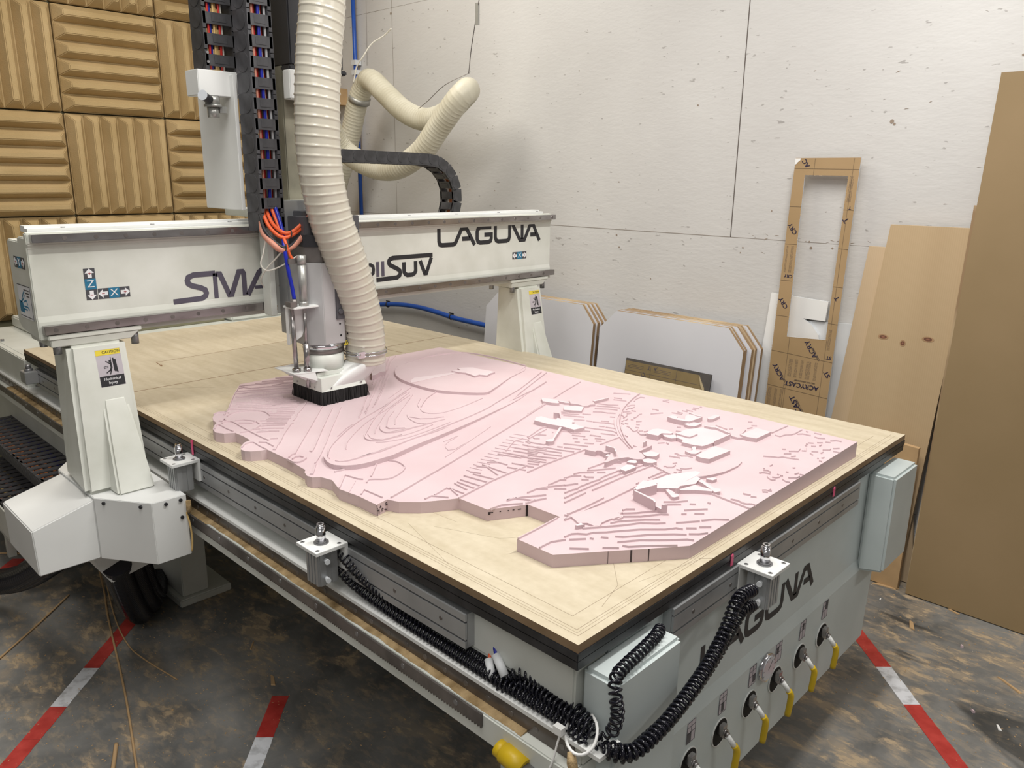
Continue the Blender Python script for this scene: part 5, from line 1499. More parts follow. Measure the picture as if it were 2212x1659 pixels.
# dust shoe: drum, top plate, skirt, chute, brush
SX0, SX1, SY0, SY1 = .393, .560, 1.357, 1.530
sh = MB()
sh.cyl((.466, 1.452, .975), (.466, 1.452, 1.031), .063, 44)
shoe = sh.build('dust_shoe', M.white, ca)
mb = MB()
mb.hexa([(SX0, SY0, .921), (SX1, SY0, .921), (SX1, SY1, .921), (SX0, SY1, .921)], [(SX0 + .002, SY0 + .006, .965), (SX1 - .004, SY0 + .02, .965), (SX1 - .004, SY1, .965), (SX0 + .002, SY1, .965)])
mb.box(SX0 + .004, SX1 - .02, SY0 + .03, SY1, .965, .978)
mb.mi = 1
for x in (SX0 + .035, SX1 - .02):
    mb.cyl((x, SY0 + .001, .932), (x, SY0 - .001, .932), .004, 12)
for y in (SY0 + .04, SY1 - .03):
    mb.cyl((SX0 + .001, y, .932), (SX0 - .001, y, .932), .004, 12)
mb.build('skirt', [M.white, M.bolt], shoe, bevel=.0015)
mb = MB()
N = 32
botr, topr = [], []
for i in range(N):
    t = 2 * math.pi * i / N
    c, s_ = math.cos(t), math.sin(t)
    k = 1 / max(abs(c), abs(s_))
    cx, cy = (.425 + .556) / 2, (SY0 + .012 + 1.46) / 2
    botr.append(Vector((cx + .0655 * c * k, cy + .0505 * s_ * k, .928)))
    topr.append(Vector((.586 + .060 * c, 1.392 + .060 * s_, .998)))
rings = []
for j in range(7):
    u = j / 6
    rings.append([mb.bm.verts.new(botr[i].lerp(topr[i], u)) for i in range(N)])
for A_, B_ in zip(rings, rings[1:]):
    for i in range(N):
        f = mb.face([A_[i], A_[(i + 1) % N], B_[(i + 1) % N], B_[i]])
        f.smooth = True
mb.face(rings[-1])
mb.cyl((.586, 1.392, .996), (.587, 1.392, 1.03), .060, 36)
mb.build('chute', M.white2, shoe)
mb = MB()
mb.prism([(.327, .985), (.40, .985), (.40, .94), (.372, .955), (.345, .975)], 1.52, 1.523, axis='y')
mb.hexa([(.325, 1.40, .983), (.43, 1.375, .983), (.43, 1.46, .983), (.325, 1.52, .983)], [(.325, 1.40, .986), (.43, 1.375, .986), (.43, 1.46, .986), (.325, 1.52, .986)])
mb.hexa([(.325, 1.401, .984), (.395, 1.41, .940), (.395, 1.412, .940), (.325, 1.404, .984)], [(.39, 1.385, .984), (.396, 1.38, .955), (.398, 1.382, .955), (.392, 1.388, .984)])
mb.build('mounting_flap', M.white2, shoe, bevel=.0006)
mb = MB()
mb.box(SX0 + .002, SX1 - .002, SY0 + .002, SY1 - .002, .8812, .9215)
random.seed(2)
for k in range(420):
    e = random.random()
    if k % 2:
        x, y = SX0 + (SX1 - SX0) * e, SY0 + random.uniform(-.001, .004)
    else:
        x, y = SX0 + random.uniform(-.001, .004), SY0 + (SY1 - SY0) * e
    dx, dy = random.uniform(-.003, .003), random.uniform(-.003, .003)
    mb.hexa([(x - .0015, y - .0015, .9215), (x + .0015, y - .0015, .9215), (x + .0015, y + .0015, .9215), (x - .0015, y + .0015, .9215)],
            [(x + dx - .0013, y + dy - .0013, .8795 + random.uniform(0, .005)), (x + dx + .0013, y + dy - .0013, .8795), (x + dx + .0013, y + dy + .0013, .8795), (x + dx - .0013, y + dy + .0013, .880)])
for cx, cy, sx_, sy_ in ((SX0, SY1, -1, 0), (SX1, SY0, 1, -.3), (SX1, SY0, 1, .3)):
    for k in range(8):
        a = random.uniform(.2, 1)
        mb.sweep([(cx, cy - random.uniform(0, .01), .92), (cx + sx_ * .004 * a, cy + sy_ * .006, .90), (cx + sx_ * .010 * a, cy + sy_ * .012, .882)], .0004, 4)
mb.build('brush_skirt', M.bristle, shoe)

# lift cylinders, rods and bracket on the spindle's left flank
mb = MB()
mb.cyl((.374, 1.402, 1.205), (.374, 1.402, 1.318), .0125, 24)
mb.cyl((.374, 1.402, 1.318), (.374, 1.402, 1.345), .0135, 24)
mb.cyl((.374, 1.402, 1.192), (.374, 1.402, 1.206), .0145, 6)
mb.build('lift_cylinder', M.cyl, ca)
mb = MB()
mb.cyl((.374, 1.402, 1.06), (.374, 1.402, 1.195), .0048, 14)
mb.cyl((.374, 1.402, .995), (.374, 1.402, 1.075), .0095, 18)
mb.cyl((.374, 1.402, .985), (.374, 1.402, .998), .0125, 6)
mb.cyl((.374, 1.402, .935), (.374, 1.402, .984), .0065, 12)
mb.build('lift_rod', M.steel, ca)
mb = MB()
mb.cyl((.345, 1.418, .995), (.340, 1.418, 1.19), .0072, 18)
mb.cyl((.345, 1.418, .984), (.345, 1.418, .997), .013, 6)
mb.build('lift_rod', M.steel, ca)
mb = MB()
mb.box(.330, .415, 1.385, 1.45, 1.186, 1.192)
mb.prism([(.415, 1.192), (.415, 1.165), (.385, 1.09), (.345, 1.07), (.345, 1.192)], 1.440, 1.444, axis='y')
mb.box(.334, .337, 1.43, 1.446, 1.07, 1.192)
mb.build('lift_bracket', M.white2, ca, bevel=.001)
mb = MB()
mb.box(.322, .34, 1.39, 1.42, 1.193, 1.208)
mb.cyl((.343, 1.405, 1.192), (.343, 1.405, 1.215), .009, 16)
mb.build('elbow_fitting', M.dsteel, ca)
mb = MB()
mb.box(.336, .372, 1.41, 1.42, 1.320, 1.335)
mb.build('elbow_fitting', M.dsteel, ca)
# electrical side cover with upper box and air regulator
mb = MB()
mb.box(.300, .312, 1.60, 1.84, 1.470, 1.86)
mb.box(.3125, .395, 1.705, 1.84, 1.82, 1.86)
mb.build('side_cover', M.white2, ca, bevel=.002)
mb = MB()
mb.box(.204, .340, 1.62, 1.70, 1.797, 1.868)
mb.build('cable_box', M.white2, ca, bevel=.002)
mb = MB()
mb.cyl((.205, 1.60, 1.795), (.232, 1.618, 1.785), .0125, 22)
rg = mb.build('pressure_gauge', M.ink, ca)
mb = MB()
mb.cyl((.2035, 1.5988, 1.7953), (.2048, 1.5998, 1.795), .0145, 24)
mb.build('gauge_face', M.glass, rg)
mb = MB()
mb.cyl((.252, 1.64, 1.798), (.252, 1.64, 1.775), .021, 14)
mb.cyl((.252, 1.64, 1.775), (.252, 1.64, 1.767), .025, 24)
mb.cyl((.252, 1.64, 1.767), (.252, 1.64, 1.738), .0165, 12)
mb.box(.268, .290, 1.63, 1.65, 1.752, 1.77)
mb.build('air_regulator', M.cyl, ca)
# touch screen edge behind the hose
mb = MB()
mb.prism([(.585, 1.35), (.622, 1.33), (.632, 1.42), (.618, 1.448), (.60, 1.452), (.585, 1.45)], 1.50, 1.53, axis='y')
mb.build('control_panel', M.alug, ca, bevel=.003)

# cables out of the drag chain
for name, pts, r, m_ in (
        ('orange_cable', [(.326, 1.535, 1.48), (.322, 1.49, 1.43), (.331, 1.45, 1.401), (.352, 1.44, 1.396), (.385, 1.44, 1.410), (.43, 1.45, 1.436), (.47, 1.48, 1.455)], .0058, M.orange),
        ('orange_cable', [(.340, 1.535, 1.48), (.336, 1.49, 1.435), (.343, 1.45, 1.412), (.362, 1.44, 1.409), (.39, 1.44, 1.422), (.43, 1.45, 1.449), (.47, 1.48, 1.468)], .0056, M.orange),
        ('salmon_cable', [(.322, 1.53, 1.44), (.305, 1.49, 1.405), (.306, 1.44, 1.378), (.325, 1.43, 1.362), (.36, 1.43, 1.368), (.40, 1.44, 1.392), (.45, 1.455, 1.425)], .0088, M.salmon),
        ('black_cable', [(.318, 1.53, 1.46), (.305, 1.48, 1.415), (.318, 1.435, 1.378), (.34, 1.425, 1.368), (.38, 1.435, 1.385), (.45, 1.46, 1.43)], .005, M.ink),
        ('orange_tube', [(.350, 1.53, 1.50), (.352, 1.48, 1.42), (.340, 1.43, 1.385), (.350, 1.425, 1.345), (.362, 1.42, 1.322)], .005, M.orange),
        ('blue_tube', [(.365, 1.53, 1.50), (.355, 1.47, 1.42), (.336, 1.43, 1.372), (.338, 1.42, 1.306), (.345, 1.415, 1.250), (.347, 1.41, 1.214)], .006, M.blue),
        ('white_cable', [(.318, 1.50, 1.40), (.300, 1.49, 1.35), (.289, 1.49, 1.315), (.305, 1.48, 1.297), (.335, 1.45, 1.312), (.368, 1.415, 1.341)], .0022, M.whitec),
        ('white_cable', [(.352, 1.44, 1.372), (.330, 1.46, 1.340), (.312, 1.50, 1.300), (.312, 1.54, 1.262), (.335, 1.565, 1.235)], .0022, M.whitec)):
    mb = MB()
    mb.sweep(spline(pts, 8), r, 12)
    mb.build(name, m_, ca)
for c in ((.362, 1.44, 1.404), (.336, 1.43, 1.366)):
    mb = MB()
    pth = [Vector(c) + Vector((.003 * math.cos(a * .5), .012 * math.sin(a * .5), .014 * math.cos(a * .5))) for a in range(13)]
    mb.sweep(pth, .0018, 6)
    mb.build('cable_tie', M.ink, ca)


# ================================================================ cable drag chains
def link_mesh(name, pitch, w, t, mat):
    """link along local z, width along x, thickness along y (rungs on both y faces)"""
    mb = MB()
    for s_ in (-1, 1):
        x0, x1 = sorted((s_ * w / 2, s_ * (w / 2 - .010)))
        mb.prism([(-t / 2, .0), (t / 2, .0), (t / 2, pitch * .92), (t * .44, pitch * 1.0), (-t * .44, pitch * 1.0), (-t / 2, pitch * .92)], x0, x1, axis='x')
        x2 = s_ * (w / 2 + .0010)
        x0, x1 = sorted((s_ * (w / 2 - .004), x2))
        ring = [(t * .38 * math.cos(a * .3142), pitch * .5 + pitch * .48 * math.sin(a * .3142)) for a in range(20)]
        mb.prism(ring, x0, x1, axis='x')
    for s_ in (-1, 1):
        y0, y1 = sorted((s_ * t / 2, s_ * (t / 2 - .005)))
        mb.box(-w / 2 + .002, w / 2 - .002, y0, y1, pitch * .20, pitch * .76)
        y0, y1 = sorted((s_ * (t / 2 + .001), s_ * (t / 2 - .002)))
        mb.box(-w * .22, w * .22, y0, y1, pitch * .33, pitch * .67)
    bmesh.ops.recalc_face_normals(mb.bm, faces=mb.bm.faces[:])
    me = bpy.data.meshes.new(name)
    mb.bm.to_mesh(me)
    mb.bm.free()
    me.materials.append(mat)
    return me


def chain(root, mesh, pts, pitch, wdir):
    """place links along pts (already spaced by pitch)"""
    org = Vector(root['_org'])
    wdir = Vector(wdir)
    for a, b in zip(pts, pts[1:]):
        z = (b - a).normalized()
        y = z.cross(wdir).normalized()
        m = Matrix((wdir, y, z)).transposed().to_4x4()
        m.translation = a - org
        o = bpy.data.objects.new('link', mesh)
        C.objects.link(o)
        o.parent = root
        o.matrix_local = m


def chain_cables(root, pts, wdir, offs, t=0):
    for off, r, m_, nm in offs:
        mb = MB()
        q = [p + Vector(wdir) * off[0] + Vector(off[1]) for p in pts]
        mb.sweep(q, r, 8)
        mb.build(nm, m_, root)


PC = .0565
lm1 = link_mesh('chain_link', PC, .076, .086, M.plasticg)
c1 = thing('cable_drag_chain', 'upright black drag chain with red cables in front of the router head', 'drag chain', (.352, 1.553, 1.41))
p1_ = [Vector((.352 - .0003 * k, 1.553, 1.41 + PC * k)) for k in range(17)]
chain(c1, lm1, p1_, PC, (1, 0, 0))
random.seed(11)
ofs = []
for k, (m_, nm) in enumerate(((M.salmon, 'salmon_cable'), (M.red, 'red_cable'), (M.orange, 'orange_cable'), (M.blue, 'blue_cable'), (M.whitec, 'white_cable'), (M.red, 'red_cable'), (M.grey, 'grey_cable'), (M.ink, 'black_cable'))):
    ofs.append(((-.020 + k * .0066, (0, -.030 + (k % 3) * .007, 0)), .0040 + .0010 * (k % 2), m_, nm))
wv = [Vector((.352 + .003 * math.sin(i * .5), 1.553 + .004 * math.cos(i * .37), 1.44 + i * .05)) for i in range(18)]
chain_cables(c1, wv, (1, 0, 0), ofs)

lm2 = link_mesh('chain_link', PC, .098, .080, M.plastic)
c2 = thing('cable_drag_chain', 'upright black drag chain standing on the white cable box, left of the other', 'drag chain', (.285, 1.662, 1.868))
chain(c2, lm2, [Vector((.283, 1.664, 1.869 + PC * k)) for k in range(9)], PC, (1, 0, 0))
ofs = []
for k, (m_, nm) in enumerate(((M.red, 'red_cable'), (M.blue, 'blue_cable'), (M.yellowc, 'yellow_cable'), (M.yellowc, 'yellow_cable'), (M.red, 'red_cable'), (M.whitec, 'white_cable'))):
    ofs.append(((-.030 + k * .0085, (0, -.026 + (k % 2) * .006, 0)), .0036, m_, nm))
chain_cables(c2, [Vector((.283 + .002 * math.sin(i * .6), 1.66, 1.872 + i * .05)) for i in range(10)], (1, 0, 0), ofs)
mb = MB()
for x in (.240, .328):
    mb.cyl((x, 1.622, 1.89), (x, 1.6195, 1.89), .004, 10)
    mb.cyl((x, 1.622, 1.915), (x, 1.6195, 1.915), .004, 10)
mb.build('screw', M.chrome, c2)

# horizontal chain looping behind the beam
c3 = thing('cable_drag_chain', 'black drag chain curving down behind the gantry beam in front of the white wall', 'drag chain', (1.2, 1.865, 1.42))
cx_, cz_, rr = 1.235, 1.492, .150
pp = [Vector((.50, 1.865, 1.648 + .003)), Vector((.80, 1.865, 1.647)), Vector((1.0, 1.865, 1.645))]
arc = [Vector((cx_ + rr * math.sin(t), 1.865, cz_ + rr * math.cos(t))) for t in [i * math.pi / 16 for i in range(17)]]
tail = [Vector((cx_ - .2, 1.865, cz_ - rr)), Vector((cx_ - .7, 1.865, cz_ - rr))]
full = resample(pp + arc + tail, .052)
lm3 = link_mesh('chain_link', .052, .085, .046, M.plastic)
chain(c3, lm3, full, .052, (0, 1, 0))
chain_cables(c3, resample(pp + arc + tail, .02), (0, 1, 0), [((-.012, (0, 0, 0)), .006, M.orange2, 'orange_cable'), ((.004, (0, 0, 0)), .006, M.orange2, 'orange_cable'), ((.020, (0, 0, 0)), .003, M.whitec, 'white_cable')])

# chain tray at floor level on the left of the bed
c4 = thing('cable_drag_chain', 'wide black drag chain with copper cables lying left of the machine bed', 'drag chain', (-.08, 2.7, .37))
lm4 = link_mesh('chain_link', .056, .165, .05, M.plasticg)
chain(c4, lm4, [Vector((-.035, 2.10 + k * .056, .395)) for k in range(28)], .056, (1, 0, 0))
ofs = []
for k, (m_, nm) in enumerate(((M.orange2, 'orange_cable'), (M.orange2, 'orange_cable'), (M.orange2, 'orange_cable'), (M.ink, 'black_cable'), (M.orange2, 'orange_cable'), (M.ink, 'black_cable'), (M.blue, 'blue_cable'), (M.blue, 'blue_cable'))):
    ofs.append(((-.056 + k * .016, (0, 0, .004 * (k % 2))), .0065, m_, nm))
chain_cables(c4, [Vector((-.035 + .004 * math.sin(i * .9), 2.08 + i * .06, .392)) for i in range(27)], (1, 0, 0), ofs)
c5 = thing('cable_drag_chain', 'lower black drag chain in the tray under the wide copper cabled one', 'drag chain', (-.14, 2.5, .22))
chain(c5, lm4, [Vector((-.125, 2.40 + k * .056, .245)) for k in range(20)], .056, (1, 0, 0))
ofs = [((o_[0][0], o_[0][1]), o_[1], m2_, n2_) for o_, m2_, n2_ in zip(ofs, (M.salmon, M.ink, M.yellowc, M.ink, M.salmon, M.ink, M.yellowc, M.ink), ('salmon_cable', 'black_cable', 'yellow_cable', 'black_cable', 'salmon_cable', 'black_cable', 'yellow_cable', 'black_cable'))]
chain_cables(c5, [Vector((-.125, 2.38 + i * .06, .242)) for i in range(20)], (1, 0, 0), ofs)
mb = MB()
mb.box(-.232, -.226, 2.45, 3.6, .17, .29)
mb.box(-.232, .06, 2.45, 3.6, .165, .172)
for y in (2.9, 3.4):
    mb.box(-.20, -.17, y, y + .03, 0, .166)
    mb.box(.0, .03, y, y + .03, 0, .166)
tag(mb.build('cable_tray', M.cream), 'pale metal tray on legs holding the drag chains left of the bed', 'cable tray')


# ================================================================ dust hoses
def ribbed(path, rad, pitch, rib, n=36, per=6):
    pts = resample(spline(path, 14), pitch / per)
    mb = MB()

    def rf(i, k, nn):
        ph = (i / per + k / nn) % 1.0
        d = min(ph, 1 - ph)
        return rad + rib * math.exp(-(d / .085) ** 2)
    mb.sweep(pts, rad, n, radf=rf)
    return mb


hs = thing('dust_hose', 'cream ribbed extraction hose rising from the dust shoe in the foreground', 'hose', (.588, 1.392, 1.0))
mb = ribbed([(.586, 1.392, .985), (.584, 1.39, 1.06), (.574, 1.386, 1.13), (.545, 1.38, 1.23), (.500, 1.37, 1.35), (.460, 1.37, 1.46), (.435, 1.37, 1.60), (.434, 1.37, 1.75), (.450, 1.37, 1.92), (.470, 1.37, 2.06), (.49, 1.38, 2.3), (.50, 1.40, 2.65)], .0640, .0262, .0028, per=10)
mb.build('hose_tube', M.hose, hs)
mb = MB()
mb.sweep([Vector((.585 + .0685 * math.cos(a), 1.391 + .0685 * math.sin(a), 1.018)) for a in [i * math.pi / 24 for i in range(48)]], .0022, 8, closed=True)
mb.sweep([Vector((.585 + .0685 * math.cos(a), 1.391 + .0685 * math.sin(a), 1.028)) for a in [i * math.pi / 24 for i in range(48)]], .0022, 8, closed=True)
mb.box(.520, .545, 1.335, 1.343, 1.014, 1.034)
mb.cyl((.510, 1.345, 1.024), (.528, 1.335, 1.024), .005, 10)
mb.build('hose_clamp', M.chrome, hs)

ha = thing('dust_hose', 'aged cream hose looping on wires near the white wall behind the gantry', 'hose', (2.0, 3.0, 1.6))
hp = [(1.40, 2.95, 2.95), (1.42, 2.98, 2.65), (1.45, 3.02, 2.38), (1.55, 3.15, 2.12), (1.70, 3.30, 1.93), (1.86, 3.38, 1.74), (1.93, 3.22, 1.635), (1.93, 2.96, 1.615), (1.94, 2.74, 1.70), (1.95, 2.59, 1.835), (1.96, 2.46, 1.955), (2.01, 2.44, 2.005), (2.07, 2.54, 1.985), (2.09, 2.72, 1.90), (2.10, 2.90, 1.885), (2.10, 3.08, 1.94), (2.10, 3.26, 2.05), (2.10, 3.38, 2.125), (2.12, 3.47, 2.12), (2.12, 3.56, 2.02), (2.13, 3.65, 1.86), (2.13, 3.74, 1.67), (2.13, 3.85, 1.48), (2.13, 3.9, 1.2)]
mb = ribbed(hp, .0625, .021, .0022, 28, 6)
mb.build('hose_tube', M.hose2, ha)
mb = MB()
dirv = (Vector((2.13, 3.65, 1.86)) - Vector((2.12, 3.56, 2.02))).normalized()
cc = Vector((2.12, 3.535, 2.045))
mb.cyl(cc, cc + dirv * .035, .0675, 36)
mb.build('grey_band', M.cyl, ha)

for nm, pts, r, m_, lab in (
        ('hanging_wire', [(2.0, 2.42, 2.085), (2.0, 2.40, 2.20), (1.99, 2.35, 2.35), (1.98, 2.30, 2.5), (1.97, 2.24, 2.75)], .0022, M.dsteel, 'thin grey wire holding up the right bend of the aged hose'),
        ('hanging_wire', [(2.09, 3.41, 2.21), (2.09, 3.405, 2.30), (2.09, 3.40, 2.46), (2.09, 3.40, 2.8)], .0012, M.dsteel, 'thin grey wire hanging beside the blue pipe above the left hose bend'),
        ('white_strap', [(2.03, 3.47, 2.11), (2.03, 3.43, 2.20), (2.04, 3.38, 2.25), (2.07, 3.33, 2.32), (2.1, 3.25, 2.36), (2.1, 3.18, 2.39)], .0042, M.whitec, 'white plastic strap tied round the left bend of the aged hose')):
    mb = MB()
    mb.sweep(spline(pts, 8), r, 8)
    o = mb.build(nm, m_)
    tag(o, lab, 'wire' if 'wire' in nm else 'strap')
    if '2.0, 2.42' in str(pts[0]):
        pass
mb = MB()
mb.box(1.985, 1.995, 2.335, 2.355, 2.30, 2.40)
tag(mb.build('cable_ferrule', M.cyl), 'small grey sleeve clamped on the wire above the right hose bend', 'wire clamp')
mb = MB()
mb.sweep(spline([(2.0, 2.415, 2.085), (1.93, 2.52, 2.03), (1.93, 2.66, 1.96), (1.98, 2.80, 1.93)], 8), .0016, 6)
tag(mb.build('hanging_wire', M.dsteel), 'loose grey wire slung down from the right bend to the middle of the aged hose', 'wire')

# blue air pipe on the wall and sagging blue hose
mb = MB()
mb.cyl((2.338, 3.875, 1.05), (2.338, 3.885, 3.2), .0135, 20)
bpip = mb.build('air_pipe', M.bluep)
tag(bpip, 'upright blue air pipe fixed to the white wall beside the corner', 'pipe')
for z in (2.215, 2.275):
    mb = MB()
    mb.box(2.318, 2.366, 3.855, 3.90, z, z + .03)
    for v in mb.bm.verts:
        v.co -= bpip.location
    me = bpy.data.meshes.new('pipe_clip')
    mb.bm.to_mesh(me)
    mb.bm.free()
    me.materials.append(M.foamcore2)
    o = bpy.data.objects.new('pipe_clip', me)
    C.objects.link(o)
    o.parent = bpip
mb = MB()
mb.sweep(spline([(2.335, 4.1, .66), (2.33, 3.9, .68), (2.32, 3.68, .715), (2.32, 3.45, .742), (2.32, 3.25, .748), (2.32, 3.05, .737), (2.32, 2.88, .722), (2.32, 2.6, .715), (2.32, 2.3, .70)], 8), .0155, 16)
bh = mb.build('air_hose', M.bluep)
tag(bh, 'blue air hose running low along the white wall behind the bed', 'hose')
for y in (3.58, 2.93):
    mb = MB()
    mb.sweep([Vector((2.32 + .018 * math.cos(a), y, .728 + .018 * math.sin(a))) for a in [i * math.pi / 8 for i in range(16)]], .004, 6, closed=True)
    mb.box(2.318, 2.322, y - .02, y + .02, .745, .753)
    for v in mb.bm.verts:
        v.co -= bh.location
    me = bpy.data.meshes.new('pipe_clamp')
    mb.bm.to_mesh(me)
    mb.bm.free()
    me.materials.append(M.ink)
    o = bpy.data.objects.new('pipe_clamp', me)
    C.objects.link(o)
    o.parent = bh
mb = MB()
mb.box(2.22, 2.369, 4.03, 4.10, 2.035, 2.14)
mb.mi = 1
for z in (2.055, 2.085, 2.118):
    mb.cyl((2.219, 4.045, z), (2.221, 4.045, z), .003, 8)
tag(mb.build('wood_block', [M.wood_c, M.dark]), 'short light wood block with nail holes on the wall behind the hoses', 'wood block')


# ================================================================ coiled air hoses
def coil(path, R_=.0098, r=.0026, pitch=.0110, per=12, ends=True):
    c = resample(spline(path, 12), pitch / per)
    out = []
    prev = None
    N = len(c)
    for i, p in enumerate(c):
        d = (c[min(i + 1, N - 1)] - c[max(i - 1, 0)]).normalized()
        a = d.orthogonal().normalized() if prev is None else (prev - d * prev.dot(d)).normalized()
        prev = a
        b = d.cross(a)
        t = 2 * math.pi * i / per
        k = min(1, i / (per * 1.5), (N - 1 - i) / (per * 1.5))
        out.append(p + (math.cos(t) * a + math.sin(t) * b) * R_ * k)
    mb = MB()
    mb.sweep(out, r, 6)
    return mb


for path, lab, kw in (
        ([(-.002, .690, .772), (-.006, .655, .762), (.0, .60, .735), (.010, .50, .708), (.018, .40, .695), (.020, .28, .692), (.021, .14, .690), (.018, .03, .692), (.0, -.03, .690)], 'coiled black air hose from the upper port of the middle locating pin', {}),
        ([(-.002, .690, .728), (-.002, .655, .712), (.004, .60, .697), (.004, .48, .690), (.003, .34, .689), (.002, .18, .689), (.002, .04, .690), (-.004, -.03, .682)], 'coiled black air hose from the lower port of the middle locating pin', {}),
        ([(.006, .168, .700), (.018, .150, .712), (.030, .12, .712), (.032, .07, .707), (.028, .02, .705), (.012, -.035, .700)], 'short coiled black hose leaving the white push fitting with the blue stub', dict(R_=.0092)),
        ([(.0, .197, .688), (.006, .165, .676), (.020, .13, .700), (.012, .06, .704), (.010, .0, .700), (.012, -.05, .69)], 'short coiled black hose leaving the white push fitting with the orange stub', {}),
        ([(.006, -.045, .700), (.018, -.062, .712), (.022, -.068, .745), (.020, -.064, .778), (.035, -.052, .797), (.07, -.044, .798), (.12, -.038, .797), (.18, -.030, .797), (.225, -.015, .794)], 'coiled black hose climbing over the left corner cover under the table edge', dict(R_=.0098, pitch=.0125)),
        ([(.0, -.05, .690), (.04, -.085, .672), (.10, -.092, .676), (.18, -.09, .690), (.28, -.08, .710), (.36, -.070, .742), (.42, -.062, .785), (.505, -.055, .772)], 'coiled black hose hanging before the cabinet to the front pin, upper of the pair', dict(R_=.0112, r=.003, pitch=.0115)),
        ([(.0, -.04, .680), (.04, -.075, .660), (.10, -.080, .660), (.18, -.080, .668), (.29, -.072, .690), (.39, -.062, .722), (.455, -.055, .745), (.515, -.053, .728)], 'coiled black hose hanging before the cabinet to the front pin, lower of the pair', dict(R_=.0112, r=.003, pitch=.0115)),
        ([(-.002, 1.46, .772), (.0, 1.52, .755), (.012, 1.60, .735), (.020, 1.72, .715)], 'coiled black hose leaving the rear pin behind the gantry leg', {})):
    mb = coil(path, **kw)
    tag(mb.build('coiled_hose', M.rubber), lab, 'air hose', 'black coiled air hoses')
mb = MB()
ring = [Vector((.002 + .026 * math.cos(a) - .01 * math.sin(a), -.012 - .034 * math.sin(a), .690 + .020 * math.cos(a))) for a in [i * math.pi / 12 for i in range(22)]]
mb.sweep(ring, .0028, 6)
mb.box(-.022, -.010, .012, .030, .680, .694)
mb.sweep(spline([(-.016, .018, .682), (-.022, .02, .66), (-.030, .022, .63), (-.036, .035, .59), (-.040, .05, .54), (-.04, .06, .50)], 6), .0020, 6)
tag(mb.build('zip_tie', M.foamcore), 'large white cable tie bundling the coiled hoses at the near corner', 'cable tie')

# black conduits under the drive cover
for k, (x, y) in enumerate(((-.185, 1.60), (-.135, 1.64), (-.095, 1.69))):
    mb = ribbed([(x, y, .46), (x + .04, y + .10, .35), (x + .11, y + .24, .17), (x + .18, y + .38, .06), (x + .24, y + .52, .05)], .040 - .004 * k, .012, .003, 20, 4)
    tag(mb.build('cable_conduit', M.rubber), ('thick black corrugated conduit under the left drive cover, frontmost of three', 'thick black corrugated conduit under the left drive cover, middle of three', 'thick black corrugated conduit under the left drive cover, rearmost of three')[k], 'conduit', 'black conduits under the drive cover')
mb = ribbed([(-.62, 2.75, .10), (-.45, 2.60, .10), (-.34, 2.45, .12), (-.28, 2.25, .20), (-.22, 2.05, .33), (-.18, 1.88, .45)], .045, .014, .003, 20, 4)
tag(mb.build('cable_conduit', M.rubber), 'black corrugated conduit at the left frame edge behind the drive cover', 'conduit')

# ================================================================ sheets leaning on the right wall


def leaning(name, poly, xb, s, t, mats, lab, cat, group=None, holes=None, bevel=0):
    """poly in (y, z) on the front plane x = xb + s*z, thickness t towards the wall"""
    mb = MB()

    def F_(y, z):
        return Vector((xb + s * z, y, z))

    def B_(y, z):
        return Vector((xb + s * z + t, y, z))
    if holes:
        h = holes
        n = 4
        for i in range(4):
            j = (i + 1) % 4
            q = [poly[i], poly[j], h[j], h[i]]
            mb.hexa([F_(*p) for p in q], [B_(*p) for p in q])
    else:
        mb.hexa([F_(*p) for p in poly], [B_(*p) for p in poly])
    o = mb.build(name, mats[0])
    if len(mats) > 1:
        o.data.materials.append(mats[1])
        for p in o.data.polygons:
            if abs(p.normal.x) < .8:
                p.material_index = 1
    tag(o, lab, cat, group)
    return o


def on_sheet(o, name, fn, xb, s, mats):
    """flat marks on the front of a leaning sheet; fn(mb, F) with local x to the viewer's right, y up"""
    mb = MB()
    F = frame((xb - .0004, 0, 0), (0, -1, 0), (s, 0, 1))
    fn(mb, F)
    for v in mb.bm.verts:
        v.co -= o.location
    bmesh.ops.recalc_face_normals(mb.bm, faces=mb.bm.faces[:])
    me = bpy.data.meshes.new(name)
    mb.bm.to_mesh(me)
    mb.bm.free()
    for m_ in mats:
        me.materials.append(m_)
    c = bpy.data.objects.new(name, me)
    C.objects.link(c)
    c.parent = o


leaning('mdf_sheet', [(.108, 0.004), (-1.12, 0.004), (-1.12, 1.943), (.096, 1.943)], 2.207, .060, .019, (M.mdf, M.mdfedge), 'large brown fibreboard sheet leaning on the wall at the right edge', 'board')
leaning('plywood_sheet', [(.118, 0.004), (-.8, 0.004), (-.8, 1.5), (.112, 1.5)], 2.243, .048, .012, (M.plyedge, M.plyedge), 'thin plywood sheet whose edge shows directly behind the large brown sheet', 'board')
pb = leaning('pine_board', [(.152, .13), (.430, .06), (.482, .10), (.389, 1.419), (.095, 1.419)], 2.268, .040, .020, (M.pine, M.pine2), 'tall knotted pine board leaning between acrylic frame and brown sheet', 'board')
def knot_at(yy, z, a, b):
    def fn(mb, F):
        for k, sc in ((0, 1.45), (1, 1.0), (2, .45)):
            mb.mi = k
            add_poly2(mb, [(-yy + a * sc * math.cos(t * .3927), z + b * sc * math.sin(t * .3927)) for t in range(16)], F, .0002 + .0002 * k, .0005 + .0002 * k)
    return fn


